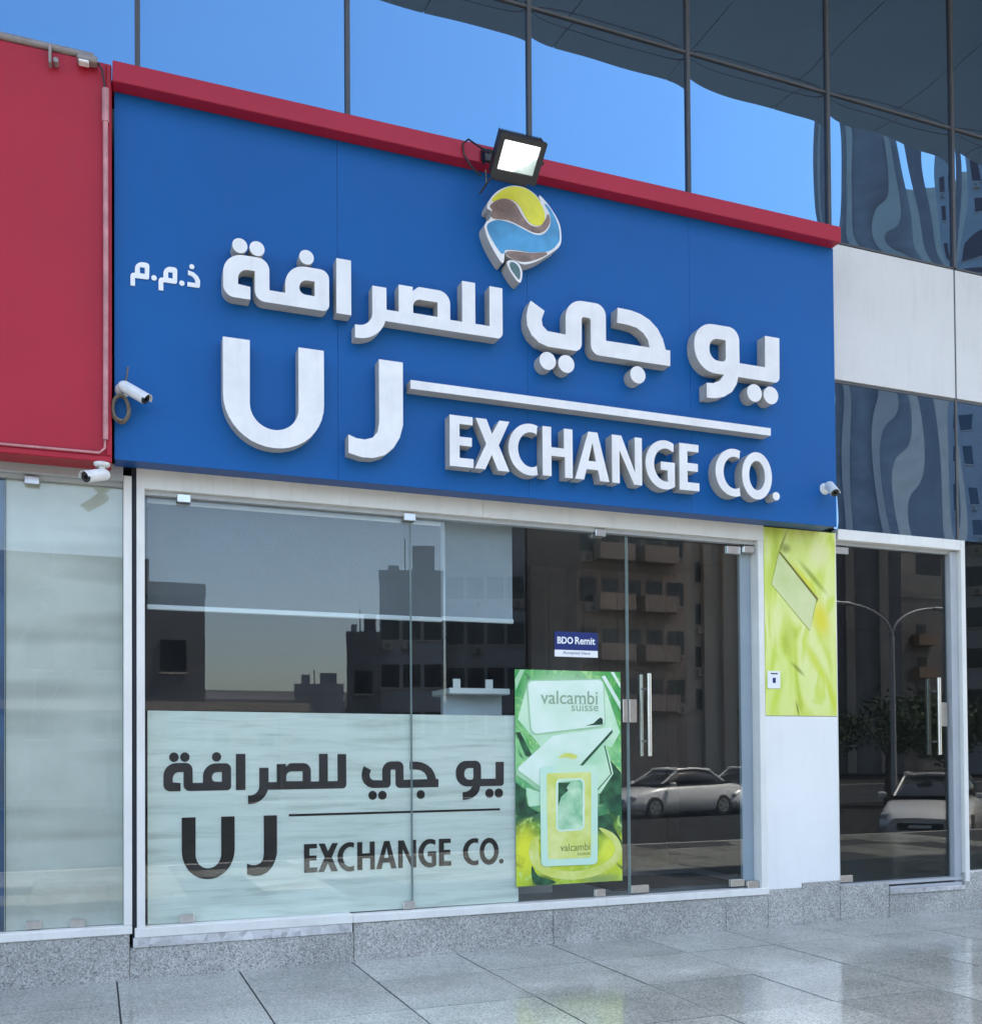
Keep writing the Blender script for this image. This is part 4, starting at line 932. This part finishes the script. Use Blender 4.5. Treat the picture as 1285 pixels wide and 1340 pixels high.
def car(loc, rz, label, mat):
    c = thing('parked_car', label, 'car', loc, 'cars parked in the street'); del c['base']
    c.rotation_euler = (0, 0, rz)
    # nose at +x
    body = loft([sect(-2.30, .70, .62, .38, .82), sect(-2.22, .82, .74, .28, .98), sect(-1.7, .90, .76, .20, 1.02), sect(-.9, .91, .80, .18, .98), sect(.6, .91, .80, .18, .96), sect(1.15, .90, .80, .18, .93), sect(1.8, .88, .76, .20, .82), sect(2.15, .82, .68, .24, .72), sect(2.32, .68, .55, .32, .60)])
    bo = subl('body', body, mat, c)
    gh = loft([sect(-1.75, .74, .70, .95, 1.03, .03), sect(-1.05, .76, .58, .95, 1.40, .1), sect(-.4, .77, .60, .95, 1.47, .1), sect(.25, .77, .59, .94, 1.44, .1), sect(1.15, .74, .70, .90, .96, .03)])
    gr = subl('window_band', gh, 'carglass', c)
    subl('roof', loft([sect(-1.12, .59, .52, 1.36, 1.415, .03), sect(-.4, .62, .55, 1.41, 1.495, .04), sect(.30, .60, .52, 1.38, 1.452, .03)]), mat, c)
    for s_ in (-1, 1):
        subl('pillar', MB().tube([(1.12, s_ * .715, .95), (.28, s_ * .575, 1.43)], .03, 6), mat, c)
        subl('pillar', MB().tube([(-1.70, s_ * .70, 1.0), (-1.08, s_ * .57, 1.40)], .045, 6), mat, c)
        subl('pillar', MB().tube([(-.35, s_ * .775, .96), (-.40, s_ * .60, 1.45)], .025, 6), 'black', c)
        subl('mirror', MB().box(.72, .86, s_ * .98 - .09, s_ * .98 + .09, .96, 1.09, 0, .03), mat, c)
        subl('headlight', MB().box(2.02, 2.20, s_ * .62 - .17, s_ * .62 + .17, .58, .70, 0, .03), 'headlamp', c)
        subl('tail_light', MB().box(-2.29, -2.16, s_ * .64 - .15, s_ * .64 + .15, .72, .86, 0, .03), 'taillamp', c)
        for x in (-1.38, 1.42):
            y = s_ * .80
            w_ = subl('wheel', MB().tube([(x, y - .11, .33), (x, y - .10, .33), (x, y + .10, .33), (x, y + .11, .33)], [.29, .33, .33, .29], 28), 'tyre', c)
            rm = MB().tube([(x, y - .113, .33), (x, y + .113, .33)], .21, 20)
            subl('rim', rm, 'rim', w_)
            for k in range(5):
                a = k * 1.2566; subl('spoke_gap', MB().tube([(x + .13 * math.cos(a), y - .116, .33 + .13 * math.sin(a)), (x + .13 * math.cos(a), y + .116, .33 + .13 * math.sin(a))], .045, 8), 'black', w_)
    subl('grille', MB().box(2.16, 2.335, -.46, .46, .34, .52, 0, .03), 'black', c)
    subl('number_plate', MB().box(2.33, 2.345, -.22, .22, .40, .47), 'vinylwhite', c)
car((17.5, -10.3, ST), R(142), 'white car reflected in the right entrance, front towards the glass', 'carwhite')
car((17.0, -20.6, ST), R(170), 'white sedan reflected low in the glass door', 'carwhite')
car((20.6, -21.6, ST), R(155), 'white saloon reflected right of the white sedan', 'carwhite')

for o in BASES:
    if 'base' in o: del o['base']
